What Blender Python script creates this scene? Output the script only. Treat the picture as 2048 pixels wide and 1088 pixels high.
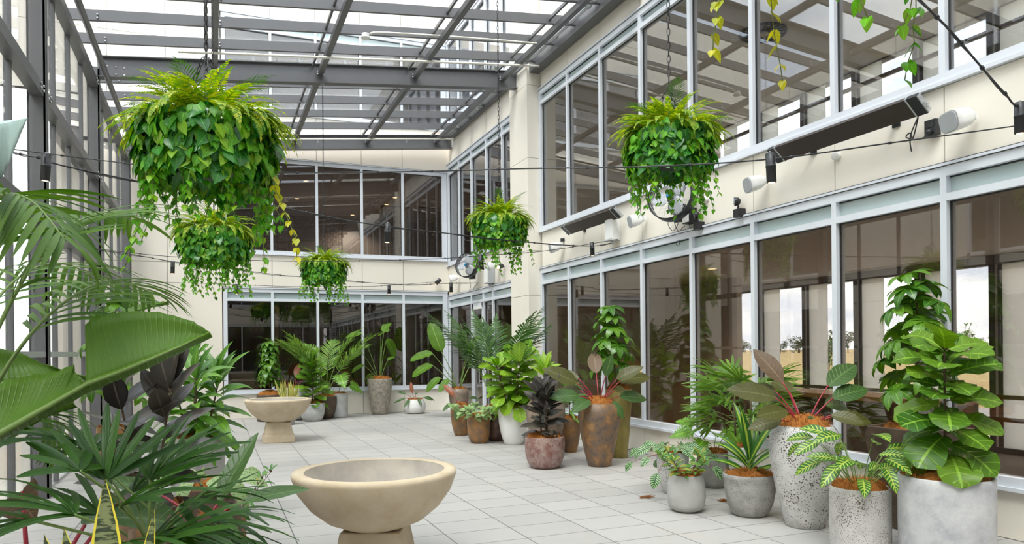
import bpy, math, random
from mathutils import Vector as V, Matrix
for o in list(bpy.data.objects): bpy.data.objects.remove(o, do_unlink=True)
SC = bpy.context.scene
COL = SC.collection
PI = math.pi
# ---------------------------------------------------------------- camera
F, VX, ROLL, V0, H = 1456.0, 425.0, 0.0096, 700.0, 1.55
YAW = math.atan((1024 - VX) / F)
cam = bpy.data.objects.new('camera', bpy.data.cameras.new('camera')); COL.objects.link(cam)
cam.matrix_world = Matrix.Translation((0, 0, H)) @ Matrix.Rotation(-YAW, 4, 'Z') @ Matrix.Rotation(PI / 2, 4, 'X') @ Matrix.Rotation(-ROLL, 4, 'Z')
cam.data.sensor_width = 36; cam.data.lens = F / 2048 * 36
cam.data.shift_y = (V0 - 544) / 2048; cam.data.clip_end = 2000; cam.data.clip_start = .05
SC.camera = cam
# ---------------------------------------------------------------- sky, sun, exposure
W = bpy.data.worlds.new('sky'); SC.world = W; W.use_nodes = True
nt = W.node_tree; nt.nodes.clear()
def nn(t, kind, **kw):
    n = t.nodes.new(kind)
    for k, v in kw.items(): setattr(n, k, v)
    return n
tc = nn(nt, 'ShaderNodeTexCoord'); mp = nn(nt, 'ShaderNodeMapping'); mp.inputs['Scale'].default_value = (1, 1, 3.2)
nz = nn(nt, 'ShaderNodeTexNoise'); nz.inputs['Scale'].default_value = 3.0; nz.inputs['Detail'].default_value = 6
cr = nn(nt, 'ShaderNodeValToRGB')
cr.color_ramp.elements[0].position = .40; cr.color_ramp.elements[0].color = (.54, .60, .72, 1)
cr.color_ramp.elements[1].position = .56; cr.color_ramp.elements[1].color = (1.0, 1.0, 1.0, 1)
bg = nn(nt, 'ShaderNodeBackground'); bg.inputs['Strength'].default_value = 2.1
wo = nn(nt, 'ShaderNodeOutputWorld')
for a, b in ((tc.outputs['Generated'], mp.inputs[0]), (mp.outputs[0], nz.inputs['Vector']), (nz.outputs['Fac'], cr.inputs[0]), (cr.outputs[0], bg.inputs[0]), (bg.outputs[0], wo.inputs[0])): nt.links.new(a, b)
sun = bpy.data.objects.new('sun', bpy.data.lights.new('sun', 'SUN')); COL.objects.link(sun)
sun.data.energy = 2.4; sun.data.angle = math.radians(28); sun.data.color = (1, .97, .92)
sun.rotation_euler = V((.45, .42, -1)).to_track_quat('-Z', 'Y').to_euler()
SC.view_settings.view_transform = 'Standard'; SC.view_settings.look = 'None'
SC.view_settings.gamma = 1; SC.view_settings.use_curve_mapping = False
SC.view_settings.exposure = 0.97
# ---------------------------------------------------------------- helpers: pixels of the photo to points at a real depth
FW = V((math.sin(YAW), math.cos(YAW), 0)); RT = V((math.cos(YAW), -math.sin(YAW), 0))
def ray(u, v):
    a, b = u - 1024, v - V0
    a, b = a * math.cos(ROLL) - b * math.sin(ROLL), a * math.sin(ROLL) + b * math.cos(ROLL)
    return FW + RT * (a / F) + V((0, 0, -b / F))
def at(u, v, D): return V((0, 0, H)) + ray(u, v) * D
def floor_at(u, v, r=0):
    d = ray(u, v); p = V((0, 0, H)) + d * (H / -d.z); h = V((d.x, d.y, 0)).normalized()
    return V((p.x + h.x * r, p.y + h.y * r, 0))
def on_x(u, v, X): d = ray(u, v); return V((0, 0, H)) + d * (X / d.x)
def on_y(u, v, Y): d = ray(u, v); return V((0, 0, H)) + d * (Y / d.y)
def depth(p): return p.x * FW.x + p.y * FW.y
# ---------------------------------------------------------------- mesh builder
class MB:
    def __init__(s): s.v = []; s.f = []; s.uv = []; s.m = []; s.flat = []
    def quadface(s, idx, uv=None, mi=0, flat=False):
        s.f.append(idx); s.m.append(mi); s.flat.append(flat)
        s.uv += uv if uv else [(0, 0)] * len(idx)
    def box(s, x0, x1, y0, y1, z0, z1, mi=0):
        b = len(s.v)
        s.v += [(x, y, z) for x in (x0, x1) for y in (y0, y1) for z in (z0, z1)]
        for q in ((0, 1, 3, 2), (4, 6, 7, 5), (0, 4, 5, 1), (2, 3, 7, 6), (0, 2, 6, 4), (1, 5, 7, 3)):
            s.quadface([b + i for i in q], mi=mi, flat=True)
        return s
    def prism(s, pts, a, b, mi=0):      # polygon pts (list of V) swept from offset a to b
        n = len(pts); k = len(s.v); s.v += [tuple(p + a) for p in pts] + [tuple(p + b) for p in pts]
        s.quadface([k + i for i in range(n)][::-1], mi=mi, flat=True); s.quadface([k + n + i for i in range(n)], mi=mi, flat=True)
        for i in range(n): j = (i + 1) % n; s.quadface([k + i, k + j, k + n + j, k + n + i], mi=mi, flat=True)
        return s
    def beam(s, p, q, w, h, up=V((0, 0, 1)), mi=0):   # rectangular bar; p,q are the centres of its ends
        d = (q - p).normalized(); sd = d.cross(up).normalized(); u = sd.cross(d)
        c = [sd * (w / 2) * i + u * (h / 2) * j for i, j in ((-1, -1), (1, -1), (1, 1), (-1, 1))]
        return s.prism([p + k for k in c], V(), q - p, mi)
    def ibeam(s, p, q, w, h, t=.014, up=V((0, 0, 1)), mi=0):
        s.beam(p, q, t, h, up, mi); d = (q - p).normalized(); u = d.cross(up).normalized().cross(d)
        for k in (-1, 1): s.beam(p + u * k * (h / 2 - t / 2), q + u * k * (h / 2 - t / 2), w, t, up, mi)
        return s
    def tube(s, pts, r, n=6, mi=0, caps=True):
        m = len(pts); b = len(s.v); ref = V((0, 0, 1))
        if abs((pts[-1] - pts[0]).normalized().z) > .9: ref = V((1, 0, 0))
        for i, p in enumerate(pts):
            d = (pts[min(i + 1, m - 1)] - pts[max(i - 1, 0)]).normalized()
            x = d.cross(ref)
            if x.length < 1e-4: x = d.cross(V((0, 1, 0)))
            x.normalize(); y = d.cross(x); ri = r[i] if isinstance(r, (list, tuple)) else r
            s.v += [tuple(p + x * (ri * math.cos(2 * PI * k / n)) + y * (ri * math.sin(2 * PI * k / n))) for k in range(n)]
        for i in range(m - 1):
            for k in range(n):
                j = (k + 1) % n; a = b + i * n
                s.quadface([a + k, a + n + k, a + n + j, a + j], [(i / m, k / n), ((i + 1) / m, k / n), ((i + 1) / m, j / n), (i / m, j / n)], mi)
        if caps: s.quadface([b + k for k in range(n)], mi=mi); s.quadface([b + (m - 1) * n + k for k in range(n)][::-1], mi=mi)
        return s
    def lathe(s, prof, n=40, c=V((0, 0, 0)), mi=0, ax=None, caps=True):
        b = len(s.v); m = len(prof)
        if ax is None: X, Y, Z = V((1, 0, 0)), V((0, 1, 0)), V((0, 0, 1))
        else:
            Z = ax.normalized(); X = Z.orthogonal().normalized(); Y = Z.cross(X)
        for r, z in prof:
            s.v += [tuple(c + X * (r * math.cos(2 * PI * k / n)) + Y * (r * math.sin(2 * PI * k / n)) + Z * z) for k in range(n)]
        for i in range(m - 1):
            for k in range(n):
                j = (k + 1) % n; a = b + i * n
                s.quadface([a + k, a + j, a + n + j, a + n + k], mi=mi)
        if caps: s.quadface([b + k for k in range(n)][::-1], mi=mi); s.quadface([b + (m - 1) * n + k for k in range(n)], mi=mi)
        return s
    def torus(s, c, ax, R, r, n=24, k=6, mi=0, sx=1.0, lng=None):
        Z = ax.normalized(); X = (lng if lng else Z.orthogonal()).normalized(); Y = Z.cross(X); b = len(s.v)
        for i in range(n):
            a = 2 * PI * i / n; rad = X * math.cos(a) * sx + Y * math.sin(a); rn = (X * math.cos(a) + Y * math.sin(a))
            for j in range(k):
                t = 2 * PI * j / k; s.v.append(tuple(c + rad * R + rn * (r * math.cos(t)) + Z * (r * math.sin(t))))
        for i in range(n):
            for j in range(k):
                i2, j2 = (i + 1) % n, (j + 1) % k
                s.quadface([b + i * k + j, b + i2 * k + j, b + i2 * k + j2, b + i * k + j2], mi=mi)
        return s
    def obj(s, name, mats, parent=None, bevel=0, loc=None):
        me = bpy.data.meshes.new(name); me.from_pydata(s.v, [], s.f)
        if not isinstance(mats, (list, tuple)): mats = [mats]
        for m in mats: me.materials.append(m)
        me.polygons.foreach_set('material_index', s.m)
        me.polygons.foreach_set('use_smooth', [not x for x in s.flat])
        u = me.uv_layers.new(name='UVMap'); u.data.foreach_set('uv', [c for p in s.uv for c in p])
        me.update()
        o = bpy.data.objects.new(name, me); COL.objects.link(o)
        if parent: o.parent = parent
        if loc is not None: o.location = loc
        if bevel:
            b = o.modifiers.new('bevel', 'BEVEL'); b.width = bevel; b.segments = 2; b.limit_method = 'ANGLE'; b.angle_limit = .6
        return o
def tag(o, label=None, cat=None, group=None, kind=None):
    for k, v in (('label', label), ('category', cat), ('group', group), ('kind', kind)):
        if v: o[k] = v
    return o
def empty(name, loc, label=None, cat=None, group=None, kind=None, rz=0):
    o = bpy.data.objects.new(name, None); COL.objects.link(o); o.location = loc; o.rotation_euler = (0, 0, rz)
    o.empty_display_size = .1
    return tag(o, label, cat, group, kind)
# ---------------------------------------------------------------- materials
def new_mat(name):
    m = bpy.data.materials.new(name); m.use_nodes = True; t = m.node_tree; t.nodes.clear()
    out = nn(t, 'ShaderNodeOutputMaterial'); return m, t, out
def rgb(c): return (*c, 1) if len(c) == 3 else c
def ramp(t, stops, fac):
    r = nn(t, 'ShaderNodeValToRGB'); e = r.color_ramp.elements
    while len(e) < len(stops): e.new(.5)
    for k, (p, c) in enumerate(stops): e[k].position = p; e[k].color = rgb(c)
    t.links.new(fac, r.inputs[0]); return r.outputs[0]
def mix(t, fac, a, b, mode='MIX'):
    n = nn(t, 'ShaderNodeMix', data_type='RGBA', blend_type=mode)
    for sck, x in ((n.inputs[0], fac), (n.inputs[6], a), (n.inputs[7], b)):
        if isinstance(x, (int, float)): sck.default_value = x
        elif isinstance(x, tuple): sck.default_value = rgb(x)
        else: t.links.new(x, sck)
    return n.outputs[2]
def mth(t, op, a, b=0.0, c=None):
    n = nn(t, 'ShaderNodeMath', operation=op)
    for i, x in enumerate((a, b) if c is None else (a, b, c)):
        if isinstance(x, (int, float)): n.inputs[i].default_value = x
        else: t.links.new(x, n.inputs[i])
    return n.outputs[0]
def noise(t, scale, detail=4, vec=None, rough=.55):
    n = nn(t, 'ShaderNodeTexNoise'); n.inputs['Scale'].default_value = scale; n.inputs['Detail'].default_value = detail; n.inputs['Roughness'].default_value = rough
    if vec is not None: t.links.new(vec, n.inputs['Vector'])
    return n.outputs['Fac']
def objco(t, scale=(1, 1, 1)):
    c = nn(t, 'ShaderNodeTexCoord'); m = nn(t, 'ShaderNodeMapping'); m.inputs['Scale'].default_value = scale
    t.links.new(c.outputs['Object'], m.inputs[0]); return m.outputs[0]
def bsdf(t, out, color, rough=.5, metal=0, spec=.5, bump=None, bstr=.2, bdist=.01):
    b = nn(t, 'ShaderNodeBsdfPrincipled')
    for k, x in (('Base Color', color), ('Roughness', rough), ('Metallic', metal), ('Specular IOR Level', spec)):
        if isinstance(x, (int, float)): b.inputs[k].default_value = x
        elif isinstance(x, tuple): b.inputs[k].default_value = rgb(x)
        else: t.links.new(x, b.inputs[k])
    if bump is not None:
        n = nn(t, 'ShaderNodeBump'); n.inputs['Strength'].default_value = bstr; n.inputs['Distance'].default_value = bdist
        t.links.new(bump, n.inputs['Height']); t.links.new(n.outputs[0], b.inputs['Normal'])
    t.links.new(b.outputs[0], out.inputs[0]); return b
def plain(name, c, rough=.5, metal=0, spec=.5, var=.06, scale=6):
    m, t, out = new_mat(name); f = noise(t, scale, 3, objco(t))
    bsdf(t, out, mix(t, f, tuple(x * (1 - var) for x in c), tuple(min(1, x * (1 + var)) for x in c)), rough, metal, spec); return m
def emit(name, c, s):
    m, t, out = new_mat(name); e = nn(t, 'ShaderNodeEmission'); e.inputs[0].default_value = rgb(c); e.inputs[1].default_value = s
    t.links.new(e.outputs[0], out.inputs[0]); return m
def glass(name, tint, ior=1.5, rough=0.0, gcol=(1, 1, 1)):
    m, t, out = new_mat(name)
    tr = nn(t, 'ShaderNodeBsdfTransparent'); tr.inputs[0].default_value = rgb(tint)
    gl = nn(t, 'ShaderNodeBsdfGlossy'); gl.inputs['Roughness'].default_value = rough; gl.inputs[0].default_value = rgb(gcol)
    lw = nn(t, 'ShaderNodeLayerWeight'); lw.inputs[0].default_value = .5
    r0 = ((ior - 1) / (ior + 1)) ** 2
    fr = mth(t, 'ADD', mth(t, 'MULTIPLY', mth(t, 'POWER', lw.outputs['Facing'], 5.0), 1 - r0), r0)   # Schlick, the same from both sides
    mx = nn(t, 'ShaderNodeMixShader')
    t.links.new(fr, mx.inputs[0]); t.links.new(tr.outputs[0], mx.inputs[1]); t.links.new(gl.outputs[0], mx.inputs[2]); t.links.new(mx.outputs[0], out.inputs[0])
    return m
M = {}
M['panel'] = plain('cream_panel', (.80, .75, .66), .45, 0, .35, .02, 1.5)
M['gap'] = plain('panel_gap', (.07, .06, .055), .8)
M['frame'] = plain('window_frame_white', (.66, .69, .74), .4, .0, .5, .02)
M['steel'] = plain('painted_steel_grey', (.125, .125, .13), .42, .2, .5, .08)
M['bolt'] = plain('zinc_bolt', (.55, .55, .55), .35, .9)
M['galv'] = plain('galvanised_pipe', (.56, .58, .60), .4, .7)
M['pipe'] = plain('painted_white_pipe', (.75, .72, .64), .5)
M['gasket'] = plain('black_gasket', (.02, .02, .022), .6)
M['black'] = plain('black_plastic', (.022, .023, .026), .45)
M['blackmetal'] = plain('black_metal', (.03, .03, .033), .38, .4)
M['white'] = plain('white_plastic', (.82, .82, .80), .45)
M['greywhite'] = plain('speaker_grille_grey', (.42, .44, .46), .7)
M['wood'] = plain('brown_timber', (.13, .075, .04), .45, 0, .5, .25, 9)
M['carpet'] = plain('room_carpet', (.24, .21, .18), .95)
M['ceil'] = plain('interior_ceiling', (.62, .56, .49), .9)
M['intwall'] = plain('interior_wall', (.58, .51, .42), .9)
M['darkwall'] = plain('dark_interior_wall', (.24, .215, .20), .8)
M['slab'] = plain('slab_edge', (.16, .15, .14), .8)
M['glass'] = glass('tinted_glass', (.70, .70, .70), 2.0)
M['glassr'] = glass('bronze_tinted_glass', (.67, .64, .61), 1.85)
M['clear'] = glass('clear_glass', (.95, .965, .96), 1.4)
M['roofglass'] = glass('roof_glass', (.94, .96, .96), 1.42)
M['frost'] = plain('frosted_spandrel_glass', (.44, .53, .53), .12, 0, .7, .02)
M['warm'] = emit('warm_lamp', (1, .66, .34), 2.2)
def blind_mat():
    m, t, out = new_mat('grey_screen_blind'); a = nn(t, 'ShaderNodeBsdfDiffuse'); b = nn(t, 'ShaderNodeBsdfTranslucent'); x = nn(t, 'ShaderNodeMixShader'); x.inputs[0].default_value = .8
    a.inputs[0].default_value = (.7, .7, .68, 1); b.inputs[0].default_value = (.92, .92, .90, 1)
    t.links.new(a.outputs[0], x.inputs[1]); t.links.new(b.outputs[0], x.inputs[2]); t.links.new(x.outputs[0], out.inputs[0]); return m
M['blind'] = blind_mat()
M['coir'] = plain('coir_fibre', (.33, .125, .03), .95, 0, .1, .5, 45)
M['timber'] = plain('light_timber', (.36, .20, .09), .5, 0, .4, .2, 8)
M['soil'] = plain('dark_soil', (.05, .035, .025), .95)
def floor_mat():
    m, t, out = new_mat('grey_stone_tiles')
    co = objco(t)
    sp = nn(t, 'ShaderNodeSeparateXYZ'); t.links.new(co, sp.inputs[0])
    tx = mth(t, 'DIVIDE', mth(t, 'SUBTRACT', sp.outputs[0], TILE[0]), TILE[1]); ty = mth(t, 'DIVIDE', mth(t, 'SUBTRACT', sp.outputs[1], TILE[2]), TILE[3])
    def dist(x): return mth(t, 'ABSOLUTE', mth(t, 'SUBTRACT', mth(t, 'FRACT', x), .5))
    gx = mth(t, 'GREATER_THAN', dist(tx), .5 - .0048 / TILE[1]); gy = mth(t, 'GREATER_THAN', dist(ty), .5 - .0048 / TILE[3])
    gx2 = mth(t, 'GREATER_THAN', dist(tx), .5 - .0048 / TILE[1])
    g = mth(t, 'MAXIMUM', gx, gy)
    cb = nn(t, 'ShaderNodeCombineXYZ'); t.links.new(mth(t, 'FLOOR', tx), cb.inputs[0]); t.links.new(mth(t, 'FLOOR', ty), cb.inputs[1])
    wn = nn(t, 'ShaderNodeTexWhiteNoise'); t.links.new(cb.outputs[0], wn.inputs['Vector'])
    base = ramp(t, [(0, (.375, .36, .34)), (.5, (.415, .40, .38)), (1, (.46, .445, .42))], wn.outputs['Value'])
    st = noise(t, 2.2, 6, objco(t, (.7, 3.2, 1))); base = mix(t, mth(t, 'MULTIPLY', st, .55), base, (.50, .485, .46))
    fine = noise(t, 60, 3, co); base = mix(t, mth(t, 'MULTIPLY', fine, .25), base, (.28, .275, .27))
    dirt = ramp(t, [(.62, (0, 0, 0)), (.75, (1, 1, 1))], noise(t, .9, 5, co)); base = mix(t, mth(t, 'MULTIPLY', dirt, .32), base, (.50, .40, .32))
    c = mix(t, g, base, (.13, .125, .12))
    bsdf(t, out, c, mth(t, 'ADD', mth(t, 'MULTIPLY', st, .3), .42), 0, .35, mth(t, 'SUBTRACT', mth(t, 'MULTIPLY', fine, .15), g), .35, .004)
    return m
# ================================================================ STRUCTURE
TILE = (.035, .588, 5.904, .4025)
XN, XF, YB, XL = 5.88, 5.72, 18.2, -1.72          # near right wall, far right wall, back wall, left glazing
M['tiles'] = floor_mat()
S = 'structure'
tag(MB().box(XL - .25, 5.9, -3.0, YB + .02, -.12, 0).obj('floor', M['tiles']), kind=S)
def wall_panels(name, axis, at0, rects, depth_dir, mat=None):
    """cream panels as separate boards with open joints before a dark backing; rects = (a0,a1,z0,z1)"""
    mb = MB(); g = .005
    for a0, a1, z0, z1 in rects:
        for (off0, off1, mi, sh) in ((0, .03, 0, g), (.03, .16, 1, 0)):
            lo, hi = sorted((at0 + depth_dir * off0, at0 + depth_dir * off1))
            if axis == 'x': mb.box(lo, hi, a0 + sh, a1 - sh, z0 + sh, z1 - sh, mi)
            else: mb.box(a0 + sh, a1 - sh, lo, hi, z0 + sh, z1 - sh, mi)
    return tag(mb.obj(name, [mat or M['panel'], M['gap']]), kind=S)
def grid(cuts, zs): return [(cuts[i], cuts[i + 1], zs[j], zs[j + 1]) for i in range(len(cuts) - 1) for j in range(len(zs) - 1)]
NWIN = [0]
def window_band(axis, at0, dd, cuts, z0, z1, ztr, gl, fw=.06, head=.09, sill=.09, jambs=(.07, .07), door=None, rec=.035):
    """aluminium window: head, sill, jambs, mullions, transom, clear panes and frosted top panes"""
    NWIN[0] += 1
    root = empty('window_%d' % NWIN[0], (0, 0, 0), kind=S)
    def b(name, a0, a1, zz0, zz1, m, o0=-.025, o1=.09):
        lo, hi = sorted((at0 + dd * o0, at0 + dd * o1)); mb = MB()
        mb.box(lo, hi, a0, a1, zz0, zz1) if axis == 'x' else mb.box(a0, a1, lo, hi, zz0, zz1)
        return mb.obj(name, m, root)
    a, z = cuts[0], cuts[-1]
    b('head_frame', a - jambs[0], z + jambs[1], z1 - head, z1, M['frame'])
    b('head_flashing', a - jambs[0], z + jambs[1], z1, z1 + .022, M['frame'], -.045, .05)
    b('shadow_gap', a - jambs[0], z + jambs[1], z1 + .022, z1 + .032, M['gasket'], -.03, .02)
    b('head_groove', a - jambs[0], z + jambs[1], z1 - .006, z1, M['gasket'], -.027, -.02)
    b('sill_frame', a - jambs[0], z + jambs[1], z0, z0 + sill, M['frame'])
    b('sill_ledge', a - jambs[0], z + jambs[1], z0 - .02, z0 + .012, M['frame'], -.05, .05)
    b('jamb', a - jambs[0], a + .03, z0 + sill, z1 - head, M['frame']); b('jamb', z - .03, z + jambs[1], z0 + sill, z1 - head, M['frame'])
    for c in cuts[1:-1]: b('mullion', c - fw / 2, c + fw / 2, z0 + sill, z1 - head, M['frame'])
    for i in range(len(cuts) - 1):
        l = cuts[i] + (fw / 2 if i else .03); r = cuts[i + 1] - (fw / 2 if i < len(cuts) - 2 else .03)
        zt = z1 - head
        if ztr:
            b('transom', l, r, ztr, ztr + .065, M['frame'])
            b('frosted_pane', l, r, ztr + .065, z1 - head, M['frost'], rec, rec + .02)
            b('black_gasket', l, r, z1 - head - .012, z1 - head, M['gasket'], rec - .012, rec)
            zt = ztr
        if door == i: continue
        b('glass_pane', l, r, z0 + sill, zt, gl, rec, rec + .012)
        b('black_gasket', l, r, zt - .012, zt, M['gasket'], rec - .014, rec)
        b('black_gasket', l, l + .012, z0 + sill, zt, M['gasket'], rec - .014, rec); b('black_gasket', r - .012, r, z0 + sill, zt, M['gasket'], rec - .014, rec)
    return root
YN = [-2.8, -1.6, -.4, .8, 2.0, 3.2, 4.4, 5.6, 6.81, 8.0, 9.2, 10.4, 11.58, 12.72]
TOP = 11.2
# near right wall
mids = YN
r = grid(mids, [0, .40]) + grid(mids, [3.13, 3.80]) + grid(mids, [6.57, 7.55])
wall_panels('wall_right', 'x', XN, r, 1)
window_band('x', XN, 1, YN, .41, 3.105, 2.80, M['glassr'], jambs=(.05, .05))
window_band('x', XN, 1, YN, 3.82, 6.545, 6.26, M['glass'], jambs=(.05, .05))
# parapet and third storey above the roof on the right
wall_panels('wall_right_parapet', 'x', XN, grid(YN, [7.55, 8.6, TOP]), 1)
# pier
pr = MB(); px0 = 5.615
zs = [0, 2.6, 3.46, 5.24, 6.64, 8.5, TOP]
for k in range(len(zs) - 1): pr.box(px0, XN + .15, 12.775, 13.66, zs[k] + .004, zs[k + 1] - .004, 0)
pr.box(px0 + .01, XN + .14, 12.785, 13.65, 0, TOP, 1)
tag(pr.obj('wall_right_pier', [M['panel'], M['gap']]), kind=S)
# far right wall (beyond the pier)
YF = [13.34, 14.32, 15.3, 16.32, 17.26, 18.13]
wall_panels('wall_right_far', 'x', XF, grid(YF[:-1] + [YB], [2.98, 3.72]) + grid(YF[:-1] + [YB], [6.40, 7.3]) + grid([13.34, 15.2, YB], [9.6, TOP]), 1)
YFD = [13.34, 14.95, 15.55, 16.37, 18.13]
window_band('x', XF, 1, YFD, .02, 2.955, 2.655, M['glassr'], door=2, head=.10, sill=.07)
window_band('x', XF, 1, YF, 3.75, 6.37, 6.09, M['glass'], head=.09)
window_band('x', XF, 1, YF, 7.35, 9.55, None, M['glass'])
# door in the far right wall
d = empty('door_1', (0, 0, 0), kind=S)
fb = MB(); fb.box(XF - .02, XF + .10, 15.58, 15.66, .05, 2.65).box(XF - .02, XF + .10, 16.26, 16.34, .05, 2.65).box(XF - .02, XF + .10, 15.58, 16.34, 2.52, 2.65).box(XF - .02, XF + .10, 15.58, 16.34, .0, .14)
fb.obj('door_frame', M['frame'], d)
MB().box(XF + .02, XF + .035, 15.66, 16.26, .14, 2.52).obj('glass_pane', M['glassr'], d)
MB().tube([V((XF - .07, 15.72, .8)), V((XF - .07, 15.72, 1.5))], .014).box(XF - .075, XF - .01, 15.71, 15.73, .83, .86).box(XF - .075, XF - .01, 15.71, 15.73, 1.44, 1.47).obj('door_handle', M['galv'], d)
MB().box(XF - .09, XF - .02, 15.62, 16.0, 2.5, 2.57).obj('door_closer', M['white'], d)
# back wall
XB = [.30, 1.33, 2.38, 3.47, 4.51, 5.58]
xb = [-.93, .22]
r = [(-2.6, -.93, 0, 1.55), (-2.6, -.93, 1.55, 3.62), (-2.6, -.93, 3.62, 6.3), (-.93, .22, 0, 1.0), (-.93, .22, 1.0, 3.62), (-.93, .22, 3.62, 6.3)]
r += grid([.22] + XB[1:-1] + [XF + .02], [0, .57]) + grid([.22] + XB[1:-1] + [XF + .02], [3.09, 3.86]) + grid([-2.6, -.93, .22] + XB[1:-1] + [XF + .02], [6.2, 7.24])
r[4] = (-.93, .22, 1.0, 3.62)
r += grid([-4.2, -3.2, -2.1, -.93, .22], [7.24, 8.71, TOP]) + grid([.22] + XB[1:-1] + [XF + .02], [9.5, 10.3, TOP])
wall_panels('wall_back', 'y', YB, r, 1)
window_band('y', YB, 1, XB, .585, 3.06, 2.76, M['glassr'], jambs=(.06, .10), head=.09)
window_band('y', YB, 1, XB, 3.88, 6.17, None, M['glass'], jambs=(.06, .10))
window_band('y', YB, 1, XB, 7.26, 9.48, 9.15, M['glass'], jambs=(.06, .10))
# front wall behind the camera
YW = -3.1
fc = [-1.6, -.1, 1.4, 2.9, 4.4, 5.8]
wall_panels('wall_front', 'y', YW, grid([-1.8] + fc[1:], [0, .5]) + grid([-1.8] + fc[1:], [2.95, 3.9]) + grid([-1.8] + fc[1:], [6.2, 7.3, 9.0]), -1)
window_band('y', YW, -1, fc, .5, 2.95, None, M['glass'])
window_band('y', YW, -1, fc, 3.9, 6.2, None, M['glass'])
tag(MB().box(-2, 6, YW - 4, YW - 3.9, 0, 9).box(-2, 6, YW - 4, YW - .2, 2.9, 3.9).obj('wall_front_room', M['darkwall']), kind=S)
# ---------------- roof: beams, rafters, purlins, glass
def zr(X): return 6.64 + .103 * (X - 3.55)          # underside of the rafters
BY = [-3.9, .5, 4.9, 9.2, 13.3, 17.86]
roof = empty('ceiling', (0, 0, 0), kind=S)
for y in BY:
    p, q = V((-1.66, y, zr(-1.66) + .04)), V((5.86, y, zr(5.86) + .04))
    o = MB().ibeam(p, q, .16, .34, .016).obj('roof_beam', M['steel'], roof)
    bm = MB()
    for i in range(3):
        for j in range(2):
            c = V((-1.58 + .12 * i + .06, y - .015, zr(-1.6) - .05 + .12 * j)); bm.lathe([(.016, -.012), (.016, .0)], 8, c, 0, V((0, -1, 0)))
    for xr in (.08, 1.82, 3.55, 5.3):
        for s_ in (-.05, .05):
            for j in (0, 1): bm.lathe([(.014, 0), (.014, .025)], 8, V((xr + s_, y - .055, zr(xr) + .015 + .045 * j)), 0, V((0, -1, 0)))
    bm.obj('bolts', M['bolt'], o)
for xr in (.08, 1.82, 3.55, 5.3):
    for a, b in zip(BY[:-1], BY[1:]):
        mb = MB(); z = zr(xr) + .045
        mb.beam(V((xr, a + .04, z)), V((xr, b - .04, z)), .09, .09)
        mb.beam(V((xr - .13, a + .04, z + .12)), V((xr - .13, b - .04, z + .12)), .035, .05)
        mb.obj('rafter', M['steel'], roof)
MB().tube([V((-1.52, BY[0], 5.98)), V((-1.52, BY[-1], 5.98))], .045, 10).obj('edge_tube', M['steel'], roof)
for k in range(len(BY) - 1):
    n = 4; L = BY[k + 1] - BY[k]
    for i in range(1, n + 1):
        y = BY[k] + L * i / (n + 1)
        mb = MB(); a, b = V((-1.95, y, zr(-1.95) + .17)), V((5.84, y, zr(5.84) + .17))
        mb.beam(a, b, .05, .13); mb.beam(a + V((0, .03, .075)), b + V((0, .03, .075)), .11, .02)
        p_ = mb.obj('purlin', M['steel'], roof)
        bm = MB()
        for xr in (-1.52, .08, 1.82, 3.55, 5.3):
            for j in (0, 1): bm.lathe([(.013, 0), (.013, .022)], 6, V((xr + .07, y - .025, zr(xr) + .14 + .05 * j)), 0, V((0, -1, 0)))
        bm.obj('bolts', M['bolt'], p_)
    for i in range(n + 1):
        y0, y1 = BY[k] + L * i / (n + 1), BY[k] + L * (i + 1) / (n + 1)
        xs = [-2.0, .08, 1.82, 3.55, 5.3, 5.84]
        for j in range(5):
            a, b = xs[j], xs[j + 1]; e = .27
            mb = MB(); mb.prism([V((a + .01, y0 + .01, zr(a) + e)), V((b - .01, y0 + .01, zr(b) + e)), V((b - .01, y1 - .01, zr(b) + e)), V((a + .01, y1 - .01, zr(a) + e))], V(), V((0, 0, .012)))
            mb.obj('roof_glass', M['roofglass'], roof)
# dark gutter box along the right wall under the roof edge
MB().box(5.66, 5.86, 9.25, 12.76, 6.86, 7.06).box(5.62, 5.70, 13.68, 17.7, 6.92, 7.05).obj('roof_gutter', M['steel'], roof)
# ---------------- left glazed wall: posts, rails, mullions, glass
lw = empty('wall_left', (0, 0, 0), kind=S)
for y in BY[:-1] + [17.98]:
    MB().ibeam(V((XL + .0, y, 0)), V((XL + .0, y, 6.15)), .15, .17, .02, V((1, 0, 0))).box(XL - .085, XL + .085, y - .075, y - .068, 0, 6.1).obj('steel_post', M['steel'], lw)
MB().box(XL - .06, XL - .03, BY[1], YB, 0, .02).obj('sill_strip', M['galv'], lw)
PY = BY[1:-1] + [17.98]
for k in range(len(PY) - 1):
    a, b = PY[k] + .08, PY[k + 1] - .08
    for z in (1.55, 3.02, 4.38, 5.86):
        hh = .13 if z > 2 else .06
        o = MB().box(XL - .05, XL + .07, a, b, z - hh / 2, z + hh / 2).obj('glazing_rail', M['steel'] if z > 2 else M['galv'], lw)
        if z > 2:
            bm = MB()
            for yy in (b - .05, b - .16, a + .05, a + .16):
                for zz in (-.02, .03): bm.lathe([(.014, 0), (.014, .02)], 6, V((XL + .07, yy, z + zz)), 0, V((1, 0, 0)))
            bm.obj('bolts', M['bolt'], o)
    n = 4
    for i in range(1, n):
        y = PY[k] + (PY[k + 1] - PY[k]) * i / n
        MB().box(XL - .07, XL - .01, y - .025, y + .025, .02, 6.1).obj('mullion', M['steel'], lw)
    for i in range(n):
        y0 = PY[k] + (PY[k + 1] - PY[k]) * i / n; y1 = PY[k] + (PY[k + 1] - PY[k]) * (i + 1) / n
        MB().box(XL - .045, XL - .035, y0 + .03, y1 - .03, .02, 6.1).obj('glass_pane', M['clear'], lw)
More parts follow.
